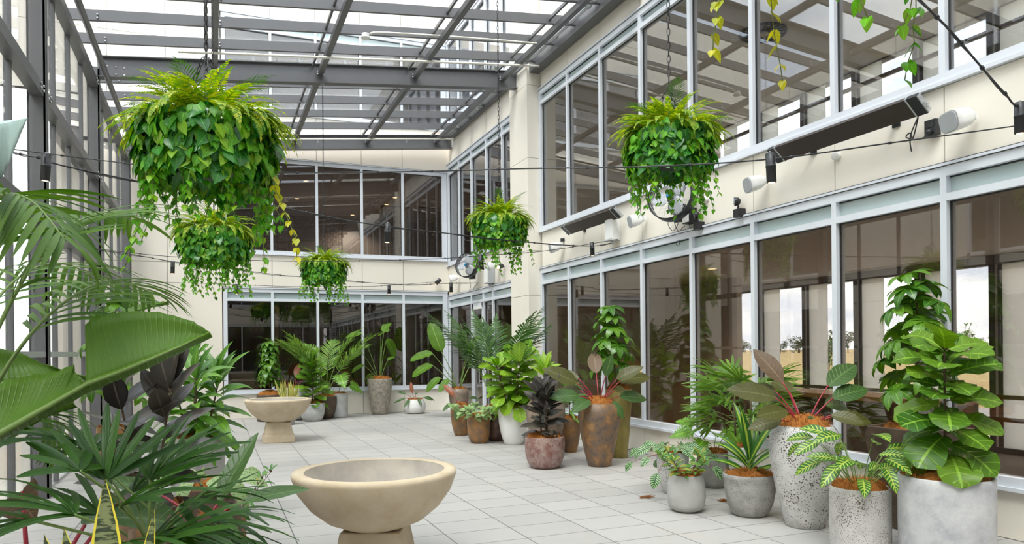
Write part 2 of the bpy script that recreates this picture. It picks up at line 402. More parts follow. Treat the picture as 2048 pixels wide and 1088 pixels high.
# ---------------- interiors behind the glass
def slab(name, x0, x1, y0, y1, z0, z1, m): return tag(MB().box(x0, x1, y0, y1, z0, z1).obj(name, m), kind=S)
XE = 10.5
slab('floor_right_wing', XN + .16, XE + .2, -6, 13.2, -.12, .0, M['carpet'])
slab('ceiling_right_wing', XN + .16, XE, -6, 13.2, 2.86, 3.78, M['ceil'])
slab('ceiling_right_wing_upper', XN + .16, XE, -6, 13.2, 6.42, 7.4, M['ceil'])
slab('wall_right_wing_end', XN + .16, XE, 13.2, 13.35, -.1, 7.4, M['intwall'])
slab('wall_right_wing_near_end', XN + .16, XE, -6.1, -5.9, -.1, 7.4, M['intwall'])
slab('wall_right_wing_corner', 9.0, 9.12, 10.9, 13.2, 0, 2.86, M['intwall'])
# far facade of the right wing: posts, rails, blinds and clear panes to the field outside
for lev, (za, zb) in enumerate(((0.02, 2.72), (3.8, 6.39))):
    NWIN[0] += 1; w = empty('window_%d' % NWIN[0], (0, 0, 0), kind=S)
    MB().box(XE, XE + .15, -6, 13.2, zb, 2.87 if lev == 0 else 7.4).obj('head_frame', M['darkwall'], w)
    y = 6.99 - 1.22 * 9
    while y < 12.6:
        MB().box(XE, XE + .14, y, y + .07, za, zb).box(XE + .03, XE + .12, y + .12, y + .22, za, zb).obj('dark_post', M['steel'], w)
        MB().box(XE + .02, XE + .08, y + .07, y + .12, za, zb).obj('white_post', M['frame'], w)
        MB().box(XE - .01, XE, y + .77, y + 1.21, za, zb).obj('screen_blind', M['blind'], w)
        MB().box(XE + .05, XE + .06, y + .22, y + 1.22, za, zb).obj('glass_pane', M['clear'], w)
        y += 1.22
    for z in ((.49, .81) if lev == 0 else (6.08,)):
        MB().box(XE - .10, XE - .05, -6, 13.1, z - .03, z + .03).obj('timber_rail', M['wood'], w)
    MB().box(XE - .05, XE + .12, -6, 13.1, za - .02, za + .06).obj('sill_frame', M['steel'], w)
# back wing
YE = 26.0
slab('floor_back_wing', -3, 9, YB + .16, YE, -.12, 0, M['carpet'])
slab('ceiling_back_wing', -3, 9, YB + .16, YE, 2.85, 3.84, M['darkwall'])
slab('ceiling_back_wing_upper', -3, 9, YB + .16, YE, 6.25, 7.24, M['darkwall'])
slab('ceiling_back_wing_top', -3, 9, YB + .16, YE, 9.55, 9.8, M['ceil'])
bw = MB()
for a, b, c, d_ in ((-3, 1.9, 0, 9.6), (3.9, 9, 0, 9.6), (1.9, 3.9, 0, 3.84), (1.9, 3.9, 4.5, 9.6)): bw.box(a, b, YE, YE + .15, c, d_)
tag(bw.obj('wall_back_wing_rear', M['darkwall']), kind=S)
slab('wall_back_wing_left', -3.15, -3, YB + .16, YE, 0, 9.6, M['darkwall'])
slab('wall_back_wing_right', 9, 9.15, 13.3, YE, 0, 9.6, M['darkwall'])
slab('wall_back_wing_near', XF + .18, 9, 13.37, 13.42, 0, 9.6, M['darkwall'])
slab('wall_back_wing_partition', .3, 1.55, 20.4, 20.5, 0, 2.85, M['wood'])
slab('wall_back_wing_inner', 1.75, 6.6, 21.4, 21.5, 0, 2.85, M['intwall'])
# ---------------- outside
mg, t, out = new_mat('golden_field'); f = noise(t, .25, 6, objco(t)); f2 = noise(t, 3, 5, objco(t))
bsdf(t, out, mix(t, f2, ramp(t, [(.35, (.44, .33, .16)), (.6, (.52, .42, .23)), (.75, (.36, .37, .16))], f), (.36, .27, .14)), .95, 0, .1)
tag(MB().box(15, 600, -300, 400, -.5, -.30).obj('field', mg), kind=S)
tag(MB().box(-60, 15, -300, 400, -.52, -.31).obj('ground', plain('pale_gravel', (.62, .58, .52), .95, 0, .2, .35, 30)), kind=S)
tag(MB().box(22, 27, -300, 400, -.3, -.28).obj('lawn_strip', plain('green_grass', (.20, .30, .06), .95, 0, .1, .3, 4)), kind=S)
tag(MB().box(17, 21, -300, 400, -.3, -.285).obj('road', plain('grey_asphalt', (.34, .33, .33), .9, 0, .2, .1, 4)), kind=S)
tag(MB().box(-4.4, XL - .1, -4, 24, -.3, -.03).obj('gravel_bed', plain('white_pebbles', (.66, .62, .54), .9, 0, .2, .45, 55)), kind=S)

# the neighbouring building across the gravel strip on the left
nb = empty('neighbouring_building', (-6.6, 8, 0), 'cream panelled building standing outside the left glass wall', 'building')
mb = MB()
ys = [-10 + 2.1 * i for i in range(17)]
for i in range(16):
    for z0, z1 in ((-.3, .6), (.6, 2.9), (2.9, 3.9), (3.9, 6.3), (6.3, 7.4), (7.4, 9.6), (9.6, 10.6)):
        wn_ = (z0 in (.6, 3.9, 7.4)) and i % 4 in (1, 2)
        if not wn_: mb.box(0, .1, ys[i] - 8 + .01, ys[i + 1] - 8 - .01, z0 + .01, z1 - .01, 0)
mb.box(-.3, -.06, -18, 16, -.3, 10.6, 1)
mb.obj('wall', [M['panel'], M['gap']], nb)
for i in range(16):
    if i % 4 != 1: continue
    for z0, z1 in ((.6, 2.9), (3.9, 6.3), (7.4, 9.6)):
        a, b = ys[i] - 8, ys[i + 2] - 8
        fm = MB().box(.0, .12, a, b, z0, z0 + .08).box(.0, .12, a, b, z1 - .08, z1).box(0, .12, a, a + .07, z0, z1).box(0, .12, b - .07, b, z0, z1).box(0, .12, (a + b) / 2 - .03, (a + b) / 2 + .03, z0, z1).obj('window', M['frame'], nb)
        MB().box(.03, .04, a, b, z0, z1).obj('pane', M['glass'], fm)
MB().tube([V((.25, 4.2, -.3)), V((.25, 4.2, 10.6))], .05, 8).obj('downpipe', M['white'], nb)
# ================================================================ PLANT LIBRARY
R = random.Random(7)
SH = {'ovate': [(0, .12), (.08, .5), (.22, .85), (.4, 1), (.6, .92), (.8, .6), (.93, .25), (1, .02)],
      'lance': [(0, .1), (.12, .45), (.3, .9), (.45, 1), (.65, .82), (.85, .4), (1, .02)],
      'heart': [(0, .62), (.06, .86), (.18, 1), (.35, .96), (.55, .74), (.75, .44), (.9, .18), (1, .02)],
      'strap': [(0, .35), (.1, .65), (.3, .95), (.5, 1), (.75, .8), (.92, .4), (1, .03)],
      'blunt': [(0, .3), (.15, .7), (.4, 1), (.7, .95), (.9, .7), (1, .25)],
      'fiddle': [(0, .25), (.08, .48), (.2, .6), (.35, .62), (.55, .85), (.72, 1), (.86, .85), (.95, .5), (1, .05)],
      'paddle': [(0, .3), (.06, .62), (.18, .92), (.4, 1), (.62, .95), (.8, .74), (.92, .42), (1, .04)],
      'sword': [(0, .62), (.3, .9), (.6, 1), (.8, .72), (.93, .32), (1, .02)],
      'round': [(0, .35), (.08, .7), (.25, .97), (.45, 1), (.7, .85), (.9, .5), (1, .08)]}
def shf(s, t):
    T = SH[s]
    for (a, x), (b, y) in zip(T, T[1:]):
        if t <= b: return x + (y - x) * (t - a) / (b - a)
    return T[-1][1]
UPV = V((0, 0, 1))
OPEN = V((-.42, -.72, .62))      # towards the open, bright side of the courtyard: leaves turn their faces to it
def leaf(mb, p, d, L, Wd, shape='ovate', droop=.5, fold=.2, nl=6, nc=1, wav=0.0, lobes=0.0, nrm=None, mi=0, notch=0, roll=0.0, wf=3.0, curl=0.0):
    d = d.normalized(); n0 = nrm if nrm is not None else UPV
    s = d.cross(n0)
    if s.length < .05: s = d.cross(V((.3, .9, .1)))
    s.normalize()
    if roll: s = Matrix.Rotation(roll, 3, d) @ s
    n = s.cross(d); ph = R.random() * 6.28
    b = len(mb.v); C = 2 * nc + 1; q = p.copy(); cf, sf = math.cos(fold), math.sin(fold)
    for i in range(nl + 1):
        t = i / nl; w = Wd / 2 * shf(shape, t)
        for j in range(C):
            c = (j - nc) / nc; ac = abs(c); ww = w
            if notch and i % 2 == 1 and 0 < i < nl: ww = w * (1 - notch * ac)
            pos = q + s * (c * ww * cf) + n * (ac * ww * sf - curl * ac * ac * ww)
            if wav: pos = pos + n * (wav * Wd * ac * math.sin(wf * 6.28 * t + ph + (1.5 if c > 0 else 0)))
            if lobes: pos = pos - d * (lobes * Wd * ac * max(0, 1 - t * 3.5))
            mb.v.append(tuple(pos))
        if i < nl:
            rot = Matrix.Rotation(-droop / nl, 3, s); d = rot @ d; n = rot @ n; q = q + d * (L / nl)
    for i in range(nl):
        for j in range(C - 1):
            a = b + i * C + j
            u0, u1, v0, v1 = i / nl, (i + 1) / nl, j / (C - 1), (j + 1) / (C - 1)
            mb.quadface([a, a + 1, a + C + 1, a + C], [(u0, v0), (u0, v1), (u1, v1), (u1, v0)], mi)
    return q
def arc(p, d, L, droop, n=8):
    """points of a stalk that starts along d and bends towards the ground"""
    pts = [p.copy()]; q = p.copy(); d = d.normalized(); s = d.cross(UPV)
    if s.length < .02: s = V((1, 0, 0))
    s.normalize()
    for i in range(n):
        d = Matrix.Rotation(-droop / n, 3, s) @ d; q = q + d * (L / n); pts.append(q.copy())
    return pts, d, s
def dirv(az, el): return V((math.cos(az) * math.cos(el), math.sin(az) * math.cos(el), math.sin(el)))
def frond(mb, p, d, L, droop, pairs=18, ll=.3, lw=.025, ang=1.0, ldroop=.6, r0=.006, start=.25, lift=.25, nl=4, mi=0, ms=1, shape='strap', prof=None):
    pts, de, s = arc(p, d, L, droop, 14)
    mb.tube(pts, [r0 * (1 - .8 * i / 14) for i in range(15)], 4, ms)
    for k in range(pairs):
        t = start + (1 - start) * (k + .5) / pairs; x = t * 14; i = min(int(x), 13); q = pts[i].lerp(pts[i + 1], x - i)
        tg = (pts[i + 1] - pts[i]).normalized(); u = s.cross(tg)
        tt = (t - start) / (1 - start); l = ll * (math.sin(PI * (.18 + .80 * tt)) ** .7 if prof is None else prof(tt))
        a = ang * (1 - .55 * tt)
        for sg in (-1, 1):
            dd = tg * math.cos(a) + s * (sg * math.sin(a)) + u * (lift * R.uniform(.6, 1.4)) + V((R.uniform(-.06, .06), R.uniform(-.06, .06), 0))
            leaf(mb, q, dd, l * R.uniform(.9, 1.08), lw, shape, ldroop * R.uniform(.7, 1.3), .25, nl, 1, nrm=u, mi=mi)
    leaf(mb, pts[-1], de, ll * .6, lw, shape, .3, .2, nl, 1, mi=mi)
def fan(mb, p, d, LP, fingers=9, fl=.35, fw=.045, spread=2.6, droop=.5, pdroop=.4, mi=0, ms=1, r=.005, tiltup=.5):
    pts, de, s = arc(p, d, LP, pdroop, 6); mb.tube(pts, r, 4, ms)
    q = pts[-1]; u = s.cross(de); base = (de + UPV * tiltup).normalized(); s2 = base.cross(UPV)
    if s2.length < .05: s2 = s
    s2.normalize(); u = s2.cross(base)
    for k in range(fingers):
        a = spread * (k / (fingers - 1) - .5) + R.uniform(-.05, .05)
        dd = base * math.cos(a) + s2 * math.sin(a) + u * R.uniform(-.05, .12)
        l = fl * (1 - .25 * abs(k / (fingers - 1) - .5) * 2) * R.uniform(.88, 1.08)
        leaf(mb, q, dd, l, fw, 'blunt', droop * R.uniform(.5, 1.5), .28, 5, 1, nrm=u, mi=mi)
# ---------------- leaf materials
def leaf_mat(name, lo, hi, pat=None, c2=None, rough=.38, trans=.22, rib=(1.5, .9), nv=9, spec=.45, yellow=None):
    m, t, out = new_mat(name)
    gi = nn(t, 'ShaderNodeNewGeometry'); uv = nn(t, 'ShaderNodeUVMap'); sp = nn(t, 'ShaderNodeSeparateXYZ'); t.links.new(uv.outputs[0], sp.inputs[0])
    u, v = sp.outputs[0], sp.outputs[1]
    stops = [(0, lo), (.85, hi)] if yellow is None else [(0, lo), (.62, hi), (.8, yellow)]
    c = ramp(t, stops, gi.outputs['Random Per Island'])
    c = mix(t, mth(t, 'MULTIPLY', noise(t, 9, 3, objco(t)), .35), c, tuple(x * .62 for x in lo))
    av = mth(t, 'MULTIPLY', mth(t, 'ABSOLUTE', mth(t, 'SUBTRACT', v, .5)), 2.0)      # 0 midrib .. 1 edge
    vein = mth(t, 'FRACT', mth(t, 'SUBTRACT', mth(t, 'MULTIPLY', u, float(nv)), mth(t, 'MULTIPLY', av, nv * .16)))
    vl = mth(t, 'ABSOLUTE', mth(t, 'SUBTRACT', vein, .5))
    vm = mth(t, 'LESS_THAN', av, .07)
    light = tuple(min(1, x * rib[0] + .02) for x in hi)
    bump = None
    if pat is None or pat == 'veins':
        k = ramp(t, [(.40, (0, 0, 0)), (.5, (1, 1, 1))], vl)
        if pat == 'veins': c = mix(t, mth(t, 'MULTIPLY', k, .5), c, light); bump = k
        c = mix(t, mth(t, 'MULTIPLY', vm, .7), c, light)
    elif pat == 'pleat':
        k = mth(t, 'ABSOLUTE', mth(t, 'SUBTRACT', mth(t, 'FRACT', mth(t, 'MULTIPLY', v, 7.0)), .5)); c = mix(t, mth(t, 'MULTIPLY', k, .35), c, light); bump = k
    elif pat == 'zebra':
        k = ramp(t, [(.30, (0, 0, 0)), (.40, (1, 1, 1))], vl); k = mth(t, 'MAXIMUM', k, mth(t, 'LESS_THAN', av, .1)); k = mth(t, 'MULTIPLY', k, mth(t, 'LESS_THAN', av, .9)); c = mix(t, k, c, c2)
    elif pat == 'calathea':
        k = ramp(t, [(.22, (0, 0, 0)), (.3, (1, 1, 1))], vl); k = mth(t, 'MULTIPLY', k, mth(t, 'GREATER_THAN', av, .12)); c = mix(t, k, c2, c)
    elif pat == 'mottle':
        vo = nn(t, 'ShaderNodeTexVoronoi'); vo.inputs['Scale'].default_value = 70; t.links.new(objco(t), vo.inputs['Vector'])
        k = ramp(t, [(.28, (1, 1, 1)), (.42, (0, 0, 0))], vo.outputs['Distance']); k = mth(t, 'MULTIPLY', k, mth(t, 'LESS_THAN', av, .86)); c = mix(t, mth(t, 'MULTIPLY', k, .8), c, c2)
    elif pat == 'stripe':
        k = ramp(t, [(.16, (1, 1, 1)), (.34, (0, 0, 0))], av); c = mix(t, k, c, c2)
    elif pat == 'snake':
        band = noise(t, 1.0, 4, objco(t, (30, 30, 110))); c = mix(t, ramp(t, [(.46, (0, 0, 0)), (.53, (1, 1, 1))], band), c, (.17, .20, .08)); c = mix(t, mth(t, 'GREATER_THAN', av, .80), c, c2)
    elif pat == 'snakewide':
        band = noise(t, 1.0, 4, objco(t, (14, 14, 55))); c = mix(t, band, c, (.30, .36, .12)); c = mix(t, mth(t, 'GREATER_THAN', av, .42), c, c2)
    elif pat == 'banana':
        k = mth(t, 'ABSOLUTE', mth(t, 'SUBTRACT', mth(t, 'FRACT', mth(t, 'MULTIPLY', u, 26.0)), .5)); k = ramp(t, [(.36, (0, 0, 0)), (.5, (1, 1, 1))], k); bump = k
        c = mix(t, mth(t, 'MULTIPLY', k, .22), c, light); c = mix(t, mth(t, 'LESS_THAN', av, .05), c, light)
    b = nn(t, 'ShaderNodeBsdfPrincipled'); t.links.new(c, b.inputs['Base Color']); b.inputs['Roughness'].default_value = rough; b.inputs['Specular IOR Level'].default_value = spec
    if bump is not None:
        bn = nn(t, 'ShaderNodeBump'); bn.inputs['Strength'].default_value = .35; bn.inputs['Distance'].default_value = .006; t.links.new(bump, bn.inputs['Height']); t.links.new(bn.outputs[0], b.inputs['Normal'])
    tl = nn(t, 'ShaderNodeBsdfTranslucent'); hs = nn(t, 'ShaderNodeHueSaturation'); hs.inputs['Value'].default_value = 1.5; hs.inputs['Saturation'].default_value = 1.1
    t.links.new(c, hs.inputs['Color']); t.links.new(hs.outputs[0], tl.inputs[0])
    mx = nn(t, 'ShaderNodeMixShader'); mx.inputs[0].default_value = trans
    t.links.new(b.outputs[0], mx.inputs[1]); t.links.new(tl.outputs[0], mx.inputs[2]); t.links.new(mx.outputs[0], out.inputs[0])
    return m
L = {}
L['pothos'] = leaf_mat('pothos_leaf', (.035, .22, .008), (.17, .50, .018), 'veins', rough=.35, trans=.3, yellow=(.30, .50, .03))
L['fern'] = leaf_mat('fern_frond', (.09, .24, .012), (.30, .44, .025), None, rough=.55, trans=.35, yellow=(.58, .58, .04))
L['palmdark'] = leaf_mat('dark_palm_leaflet', (.03, .10, .02), (.08, .20, .03), None, rough=.42, trans=.2)
L['palm'] = leaf_mat('palm_leaflet', (.07, .18, .02), (.20, .33, .04), 'pleat', rough=.42, trans=.25)
L['kentia'] = leaf_mat('kentia_leaflet', (.028, .095, .008), (.10, .20, .018), 'pleat', rough=.42, trans=.22, spec=.35)
L['rhapis'] = leaf_mat('lady_palm_finger', (.010, .048, .004), (.038, .11, .010), 'pleat', rough=.36, trans=.22, spec=.32)
L['fiddle'] = leaf_mat('fiddle_leaf', (.04, .13, .010), (.16, .29, .02), 'veins', rough=.36, trans=.2, nv=6, rib=(1.7, 1), spec=.35)
L['fiddlelight'] = leaf_mat('light_fiddle_leaf', (.10, .25, .015), (.26, .43, .03), 'veins', rough=.36, trans=.22, nv=6, rib=(1.5, 1), spec=.35)
L['kentiadark'] = leaf_mat('dark_kentia_leaflet', (.022, .075, .012), (.075, .16, .03), None, rough=.4, trans=.2)
L['umbrella'] = leaf_mat('umbrella_leaflet', (.035, .13, .010), (.13, .28, .02), None, rough=.3, trans=.22)
L['banana'] = leaf_mat('strelitzia_leaf', (.055, .155, .009), (.12, .24, .015), 'banana', rough=.42, trans=.3, spec=.35)
L['glauc'] = leaf_mat('glaucous_leaf_underside', (.33, .46, .42), (.40, .52, .48), 'banana', rough=.6, trans=.2)
L['rubber'] = leaf_mat('burgundy_rubber_leaf', (.026, .024, .020), (.075, .065, .05), None, rough=.28, trans=.05, rib=(1.8, 1))
L['philred'] = leaf_mat('burgundy_philodendron_leaf', (.04, .055, .012), (.095, .095, .022), 'veins', rough=.38, trans=.2, yellow=(.13, .06, .025), spec=.3)
L['phildark'] = leaf_mat('dark_philodendron_leaf', (.025, .075, .018), (.07, .14, .03), 'veins', rough=.34, trans=.14, spec=.35)
L['copper'] = leaf_mat('copper_leaf_underside', (.10, .06, .03), (.17, .11, .06), 'veins', rough=.5, trans=.12)
L['drac'] = leaf_mat('dracaena_leaf', (.035, .14, .010), (.14, .31, .025), None, rough=.34, trans=.22)
L['lime'] = leaf_mat('lime_dracaena_leaf', (.20, .42, .03), (.42, .62, .06), None, rough=.35, trans=.28)
L['stripe'] = leaf_mat('striped_dracaena_leaf', (.03, .13, .02), (.06, .2, .03), 'stripe', (.40, .52, .06), rough=.3, trans=.2)
L['zebra'] = leaf_mat('zebra_leaf', (.02, .11, .015), (.05, .18, .025), 'zebra', (.42, .52, .08), rough=.35, nv=8)
L['calathea'] = leaf_mat('striped_calathea_leaf', (.32, .48, .24), (.42, .58, .30), 'calathea', (.03, .11, .03), rough=.45, nv=8)
L['fittonia'] = leaf_mat('mottled_pale_leaf', (.34, .50, .20), (.46, .60, .28), 'mottle', (.05, .17, .05), rough=.5)
L['monstera'] = leaf_mat('monstera_leaf', (.05, .19, .015), (.2, .4, .03), 'veins', rough=.35, trans=.25)
L['snake'] = leaf_mat('snake_plant_leaf', (.018, .035, .012), (.03, .05, .018), 'snake', (.66, .56, .04), rough=.4, trans=.05)
L['snakew'] = leaf_mat('yellow_edged_snake_leaf', (.10, .16, .05), (.16, .22, .07), 'snakewide', (.62, .55, .12), rough=.4, trans=.05)
L['figsmall'] = leaf_mat('weeping_fig_leaf', (.05, .18, .03), (.15, .33, .05), None, rough=.35, trans=.25, yellow=(.40, .36, .05))
L['redleaf'] = leaf_mat('rust_red_new_leaf', (.20, .045, .02), (.30, .09, .03), 'veins', rough=.35, trans=.15)
M['stem'] = plain('green_stem', (.14, .22, .05), .5, var=.2, scale=20)
M['bark'] = plain('brown_bark', (.12, .08, .05), .9, var=.35, scale=30)
M['redstem'] = plain('crimson_stalk', (.32, .02, .04), .35, var=.25, scale=20)
M['vine'] = plain('vine_stem', (.16, .20, .05), .6)
# ---------------- planter materials
def pot_mat(name, stops, scale=5, spots=None, rough=.6, vstretch=1, bump=.25, sscale=55, spec=.4, slo=.17, shi=.26, fine=.3):
    m, t, out = new_mat(name); co = objco(t, (1, 1, vstretch))
    f = noise(t, scale, 7, co, .62); c = ramp(t, stops, f)
    fi = noise(t, 45, 4, objco(t)); c = mix(t, mth(t, 'MULTIPLY', fi, fine), c, tuple(x * .5 for x in stops[0][1]))
    h = fi
    if spots:
        vo = nn(t, 'ShaderNodeTexVoronoi'); vo.inputs['Scale'].default_value = sscale; vo.inputs['Randomness'].default_value = 1
        ns = nn(t, 'ShaderNodeTexNoise'); ns.inputs['Scale'].default_value = 30; ad = nn(t, 'ShaderNodeVectorMath', operation='MULTIPLY_ADD'); ad.inputs[1].default_value = (.012,) * 3
        t.links.new(objco(t), ns.inputs['Vector']); t.links.new(ns.outputs['Color'], ad.inputs[0]); t.links.new(objco(t), ad.inputs[2]); t.links.new(ad.outputs[0], vo.inputs['Vector'])
        patch = ramp(t, [(.3, (.4, .4, .4)), (.65, (1.35, 1.35, 1.35))], noise(t, 4.5, 4, objco(t)))
        k = ramp(t, [(slo, (1, 1, 1)), (shi, (0, 0, 0))], mth(t, 'DIVIDE', vo.outputs['Distance'], patch)); c = mix(t, k, c, spots); h = mth(t, 'SUBTRACT', mth(t, 'MULTIPLY', fi, .4), k)
    bsdf(t, out, c, rough, 0, spec, h, bump, .006); return m
P = {}
P['speck'] = pot_mat('speckled_white_glaze', [(.3, (.42, .42, .41)), (.5, (.60, .59, .57)), (.7, (.68, .67, .65))], 6, (.10, .07, .05), sscale=60, slo=.26, shi=.34)
P['speckf'] = pot_mat('fine_speckled_white_glaze', [(.3, (.50, .48, .46)), (.5, (.64, .62, .60)), (.7, (.68, .66, .63))], 6, (.14, .09, .06), sscale=95, slo=.25, shi=.36)
P['cloudy'] = pot_mat('cloudy_white_glaze', [(.32, (.40, .41, .44)), (.48, (.58, .58, .59)), (.65, (.68, .68, .67))], 4.5, (.22, .21, .2), sscale=150, slo=.02, shi=.16)
P['rust'] = pot_mat('rusty_brown_glaze', [(.30, (.085, .06, .045)), (.44, (.17, .12, .085)), (.54, (.24, .13, .06)), (.64, (.38, .21, .085)), (.78, (.26, .18, .13))], 7, rough=.45)
P['rust2'] = pot_mat('orange_brown_glaze', [(.30, (.12, .085, .06)), (.46, (.23, .13, .065)), (.6, (.36, .17, .05)), (.75, (.25, .18, .12))], 6, rough=.5)
P['redspeck'] = pot_mat('red_grey_crackle_glaze', [(.30, (.20, .06, .05)), (.45, (.26, .15, .13)), (.6, (.38, .29, .25)), (.75, (.26, .11, .09))], 10, (.11, .03, .03), rough=.35, sscale=80, slo=.2, shi=.34)
P['darkrust'] = pot_mat('dark_red_brown_glaze', [(.3, (.05, .03, .025)), (.5, (.13, .07, .05)), (.7, (.24, .14, .10))], 9, (.04, .02, .02), rough=.4, sscale=70)
P['taupe'] = pot_mat('taupe_brown_glaze', [(.3, (.15, .115, .09)), (.5, (.25, .19, .145)), (.7, (.33, .24, .17))], 5, rough=.4)
P['olive'] = pot_mat('olive_yellow_glaze', [(.3, (.16, .12, .035)), (.5, (.27, .22, .055)), (.7, (.38, .32, .11))], 6, rough=.35, vstretch=.35)
P['conc'] = pot_mat('grey_concrete', [(.3, (.36, .355, .34)), (.7, (.50, .49, .47))], 3, rough=.8, bump=.1, fine=.1)
P['concrough'] = pot_mat('weathered_grey_concrete', [(.3, (.24, .235, .22)), (.5, (.38, .37, .35)), (.7, (.48, .47, .44))], 6, (.10, .09, .075), rough=.8, sscale=75, slo=.12, shi=.30)
P['zinc'] = pot_mat('mottled_light_grey', [(.3, (.40, .40, .39)), (.5, (.52, .52, .51)), (.7, (.62, .62, .60))], 7, rough=.6, bump=.1)
P['lace'] = pot_mat('taupe_lace_texture', [(.3, (.25, .215, .17)), (.5, (.38, .34, .28)), (.62, (.50, .46, .39)), (.75, (.30, .26, .21))], 14, (.20, .17, .13), rough=.7, sscale=48, slo=.2, shi=.34)
P['white'] = pot_mat('smooth_white', [(.3, (.74, .73, .71)), (.7, (.80, .79, .77))], 2, rough=.45, bump=.03, fine=.04)
P['brown'] = pot_mat('dark_brown_planter', [(.3, (.06, .042, .03)), (.6, (.13, .09, .06)), (.75, (.18, .12, .075))], 6, rough=.5)
P['stone'] = pot_mat('sandstone_cast', [(.3, (.50, .39, .25)), (.5, (.58, .48, .34)), (.7, (.64, .54, .40))], 4, rough=.75, bump=.12, fine=.12)
P['stonein'] = pot_mat('bowl_inner_grey', [(.3, (.36, .33, .29)), (.6, (.52, .47, .40))], 4, rough=.8, fine=.12)
# ---------------- planters and potted plants
PROF = {'cyl': [(0, .96), (.03, .985), (.5, 1), (1, 1)], 'tub': [(0, .66), (.06, .76), (.2, .88), (.45, .98), (.75, 1), (1, .97)],
        'tulip': [(0, .58), (.05, .64), (.3, .84), (.6, .97), (.85, 1), (1, .98)], 'egg': [(0, .60), (.03, .74), (.15, .93), (.4, 1), (.7, .97), (1, .86)],
        'jar': [(0, .54), (.02, .56), (.2, .69), (.45, .86), (.7, .98), (.82, 1), (.92, .95), (.97, .85), (1, .80)],
        'cone': [(0, .64), (.03, .66), (.4, .84), (.75, .97), (1, 1)], 'rim': [(0, .60), (.05, .68), (.3, .86), (.6, .95), (.84, .95), (.86, 1.0), (.93, 1.03), (1, 1.0)],
        'ball': [(0, .60), (.04, .74), (.2, .93), (.45, 1), (.75, .92), (.95, .80), (1, .80)], 'urn': [(0, .6), (.1, .75), (.4, 1), (.7, .98), (.9, .82), (1, .7)]}
def planter(root, kind, r, h, mat, wall=None):
    w = wall or max(.014, r * .07); pr = PROF[kind]; mb = MB()
    n = 12; prof = []
    for i in range(n + 1):
        t = i / n
        for (a, x), (b, y) in zip(pr, pr[1:]):
            if t <= b + 1e-9: k = (t - a) / (b - a); prof.append((r * (x + (y - x) * k), t * h)); break
    rt = prof[-1][0]
    prof = [(prof[0][0] * .92, 0), (prof[0][0], .006)] + prof[1:-1] + [(rt, h - .008), (rt - w * .25, h), (rt - w * .75, h), (rt - w, h - .01), (rt - w, h - .09), (.001, h - .09)]
    mb.lathe(prof, 48); mb.obj('planter', mat, root)
    return rt - w
def coir(root, r, z, bulge=.05, fib=260, seed=0):
    rr = random.Random(seed); mb = MB(); n = 26; rings = 7; b = 0
    mb.v.append((0, 0, z + bulge)); ph = [rr.random() * 6.28 for _ in range(6)]
    for i in range(1, rings + 1):
        for k in range(n):
            a = 2 * PI * k / n; q = r * i / rings
            zz = z + bulge * (1 - (i / rings) ** 2) + .022 * math.sin(3 * a + ph[0]) * (i / rings) + .018 * math.sin(5 * a + ph[1] + i) + rr.uniform(-.008, .01)
            if i == rings: zz = z - .02
            mb.v.append((q * math.cos(a), q * math.sin(a), zz))
    for k in range(n): mb.quadface([0, 1 + k, 1 + (k + 1) % n])
    for i in range(rings - 1):
        for k in range(n): j = (k + 1) % n; a = 1 + i * n; mb.quadface([a + k, a + n + k, a + n + j, a + j])
    for _ in range(fib):
        a = rr.random() * 6.28; q = r * math.sqrt(rr.random()) * 1.04; z0 = z + bulge * (1 - min(1, q / r) ** 2)
        p = V((q * math.cos(a), q * math.sin(a), z0)); d = V((rr.uniform(-1, 1), rr.uniform(-1, 1), rr.uniform(.0, .75))).normalized(); l = rr.uniform(.03, .075)
        e = V((rr.uniform(-1, 1), rr.uniform(-1, 1), rr.uniform(-1.0, .1))) * l * .5
        s = d.cross(UPV).normalized() * .0016; k = len(mb.v); m_ = p + d * l * .55 + V((0, 0, .008)); t_ = m_ + d * l * .4 + e
        mb.v += [tuple(x) for x in (p - s, p + s, m_ - s, m_ + s, t_)]
        mb.quadface([k, k + 1, k + 3, k + 2]); mb.quadface([k + 2, k + 3, k + 4])
    mb.obj('coir_mulch', M['coir'], root)
G_R, G_M, G_B, G_L = 'potted plants by the lower right windows', 'potted plants in the cluster beside the pier', 'potted plants along the back wall', 'potted plants by the left glass wall'
class Plant:
    def __init__(s, name, loc, label, kind, r, h, mat, cat='potted plant', rz=0, fill=True, seed=1, bulge=.05, fib=520, drop=.015, group=None):
        group = group or (G_B if loc.y > 15 else G_L if loc.x < .9 else G_M if loc.y > 7.6 else G_R)
        s.root = empty(name, loc, label, cat, group); s.r, s.h = r, h; R.seed(seed)
        if kind == 'none': s.top = h; return
        if kind == 'square':
            mb = MB(); rt, rb = r, r * .55
            pr = [(rb, 0), (rt, h), (rt - .03, h), (rt - .04, h - .08)]; b = len(mb.v)
            for q, z in pr: mb.v += [(-q, -q, z), (q, -q, z), (q, q, z), (-q, q, z)]
            for i in range(3):
                for k in range(4): j = (k + 1) % 4; a = b + i * 4; mb.quadface([a + k, a + j, a + 4 + j, a + 4 + k], flat=True)
            mb.quadface([b + 3, b + 2, b + 1, b], flat=True); mb.quadface([b + 12, b + 13, b + 14, b + 15], flat=True)
            mb.obj('planter', mat, s.root, bevel=.008); ri = r - .04
        else: ri = planter(s.root, kind, r, h, mat)
        s.ri = ri; s.top = h - drop
        if fill: coir(s.root, ri * 1.0, h - drop, bulge, fib, seed)
    def part(s, mb, name, mats): return mb.obj(name, mats, s.root)
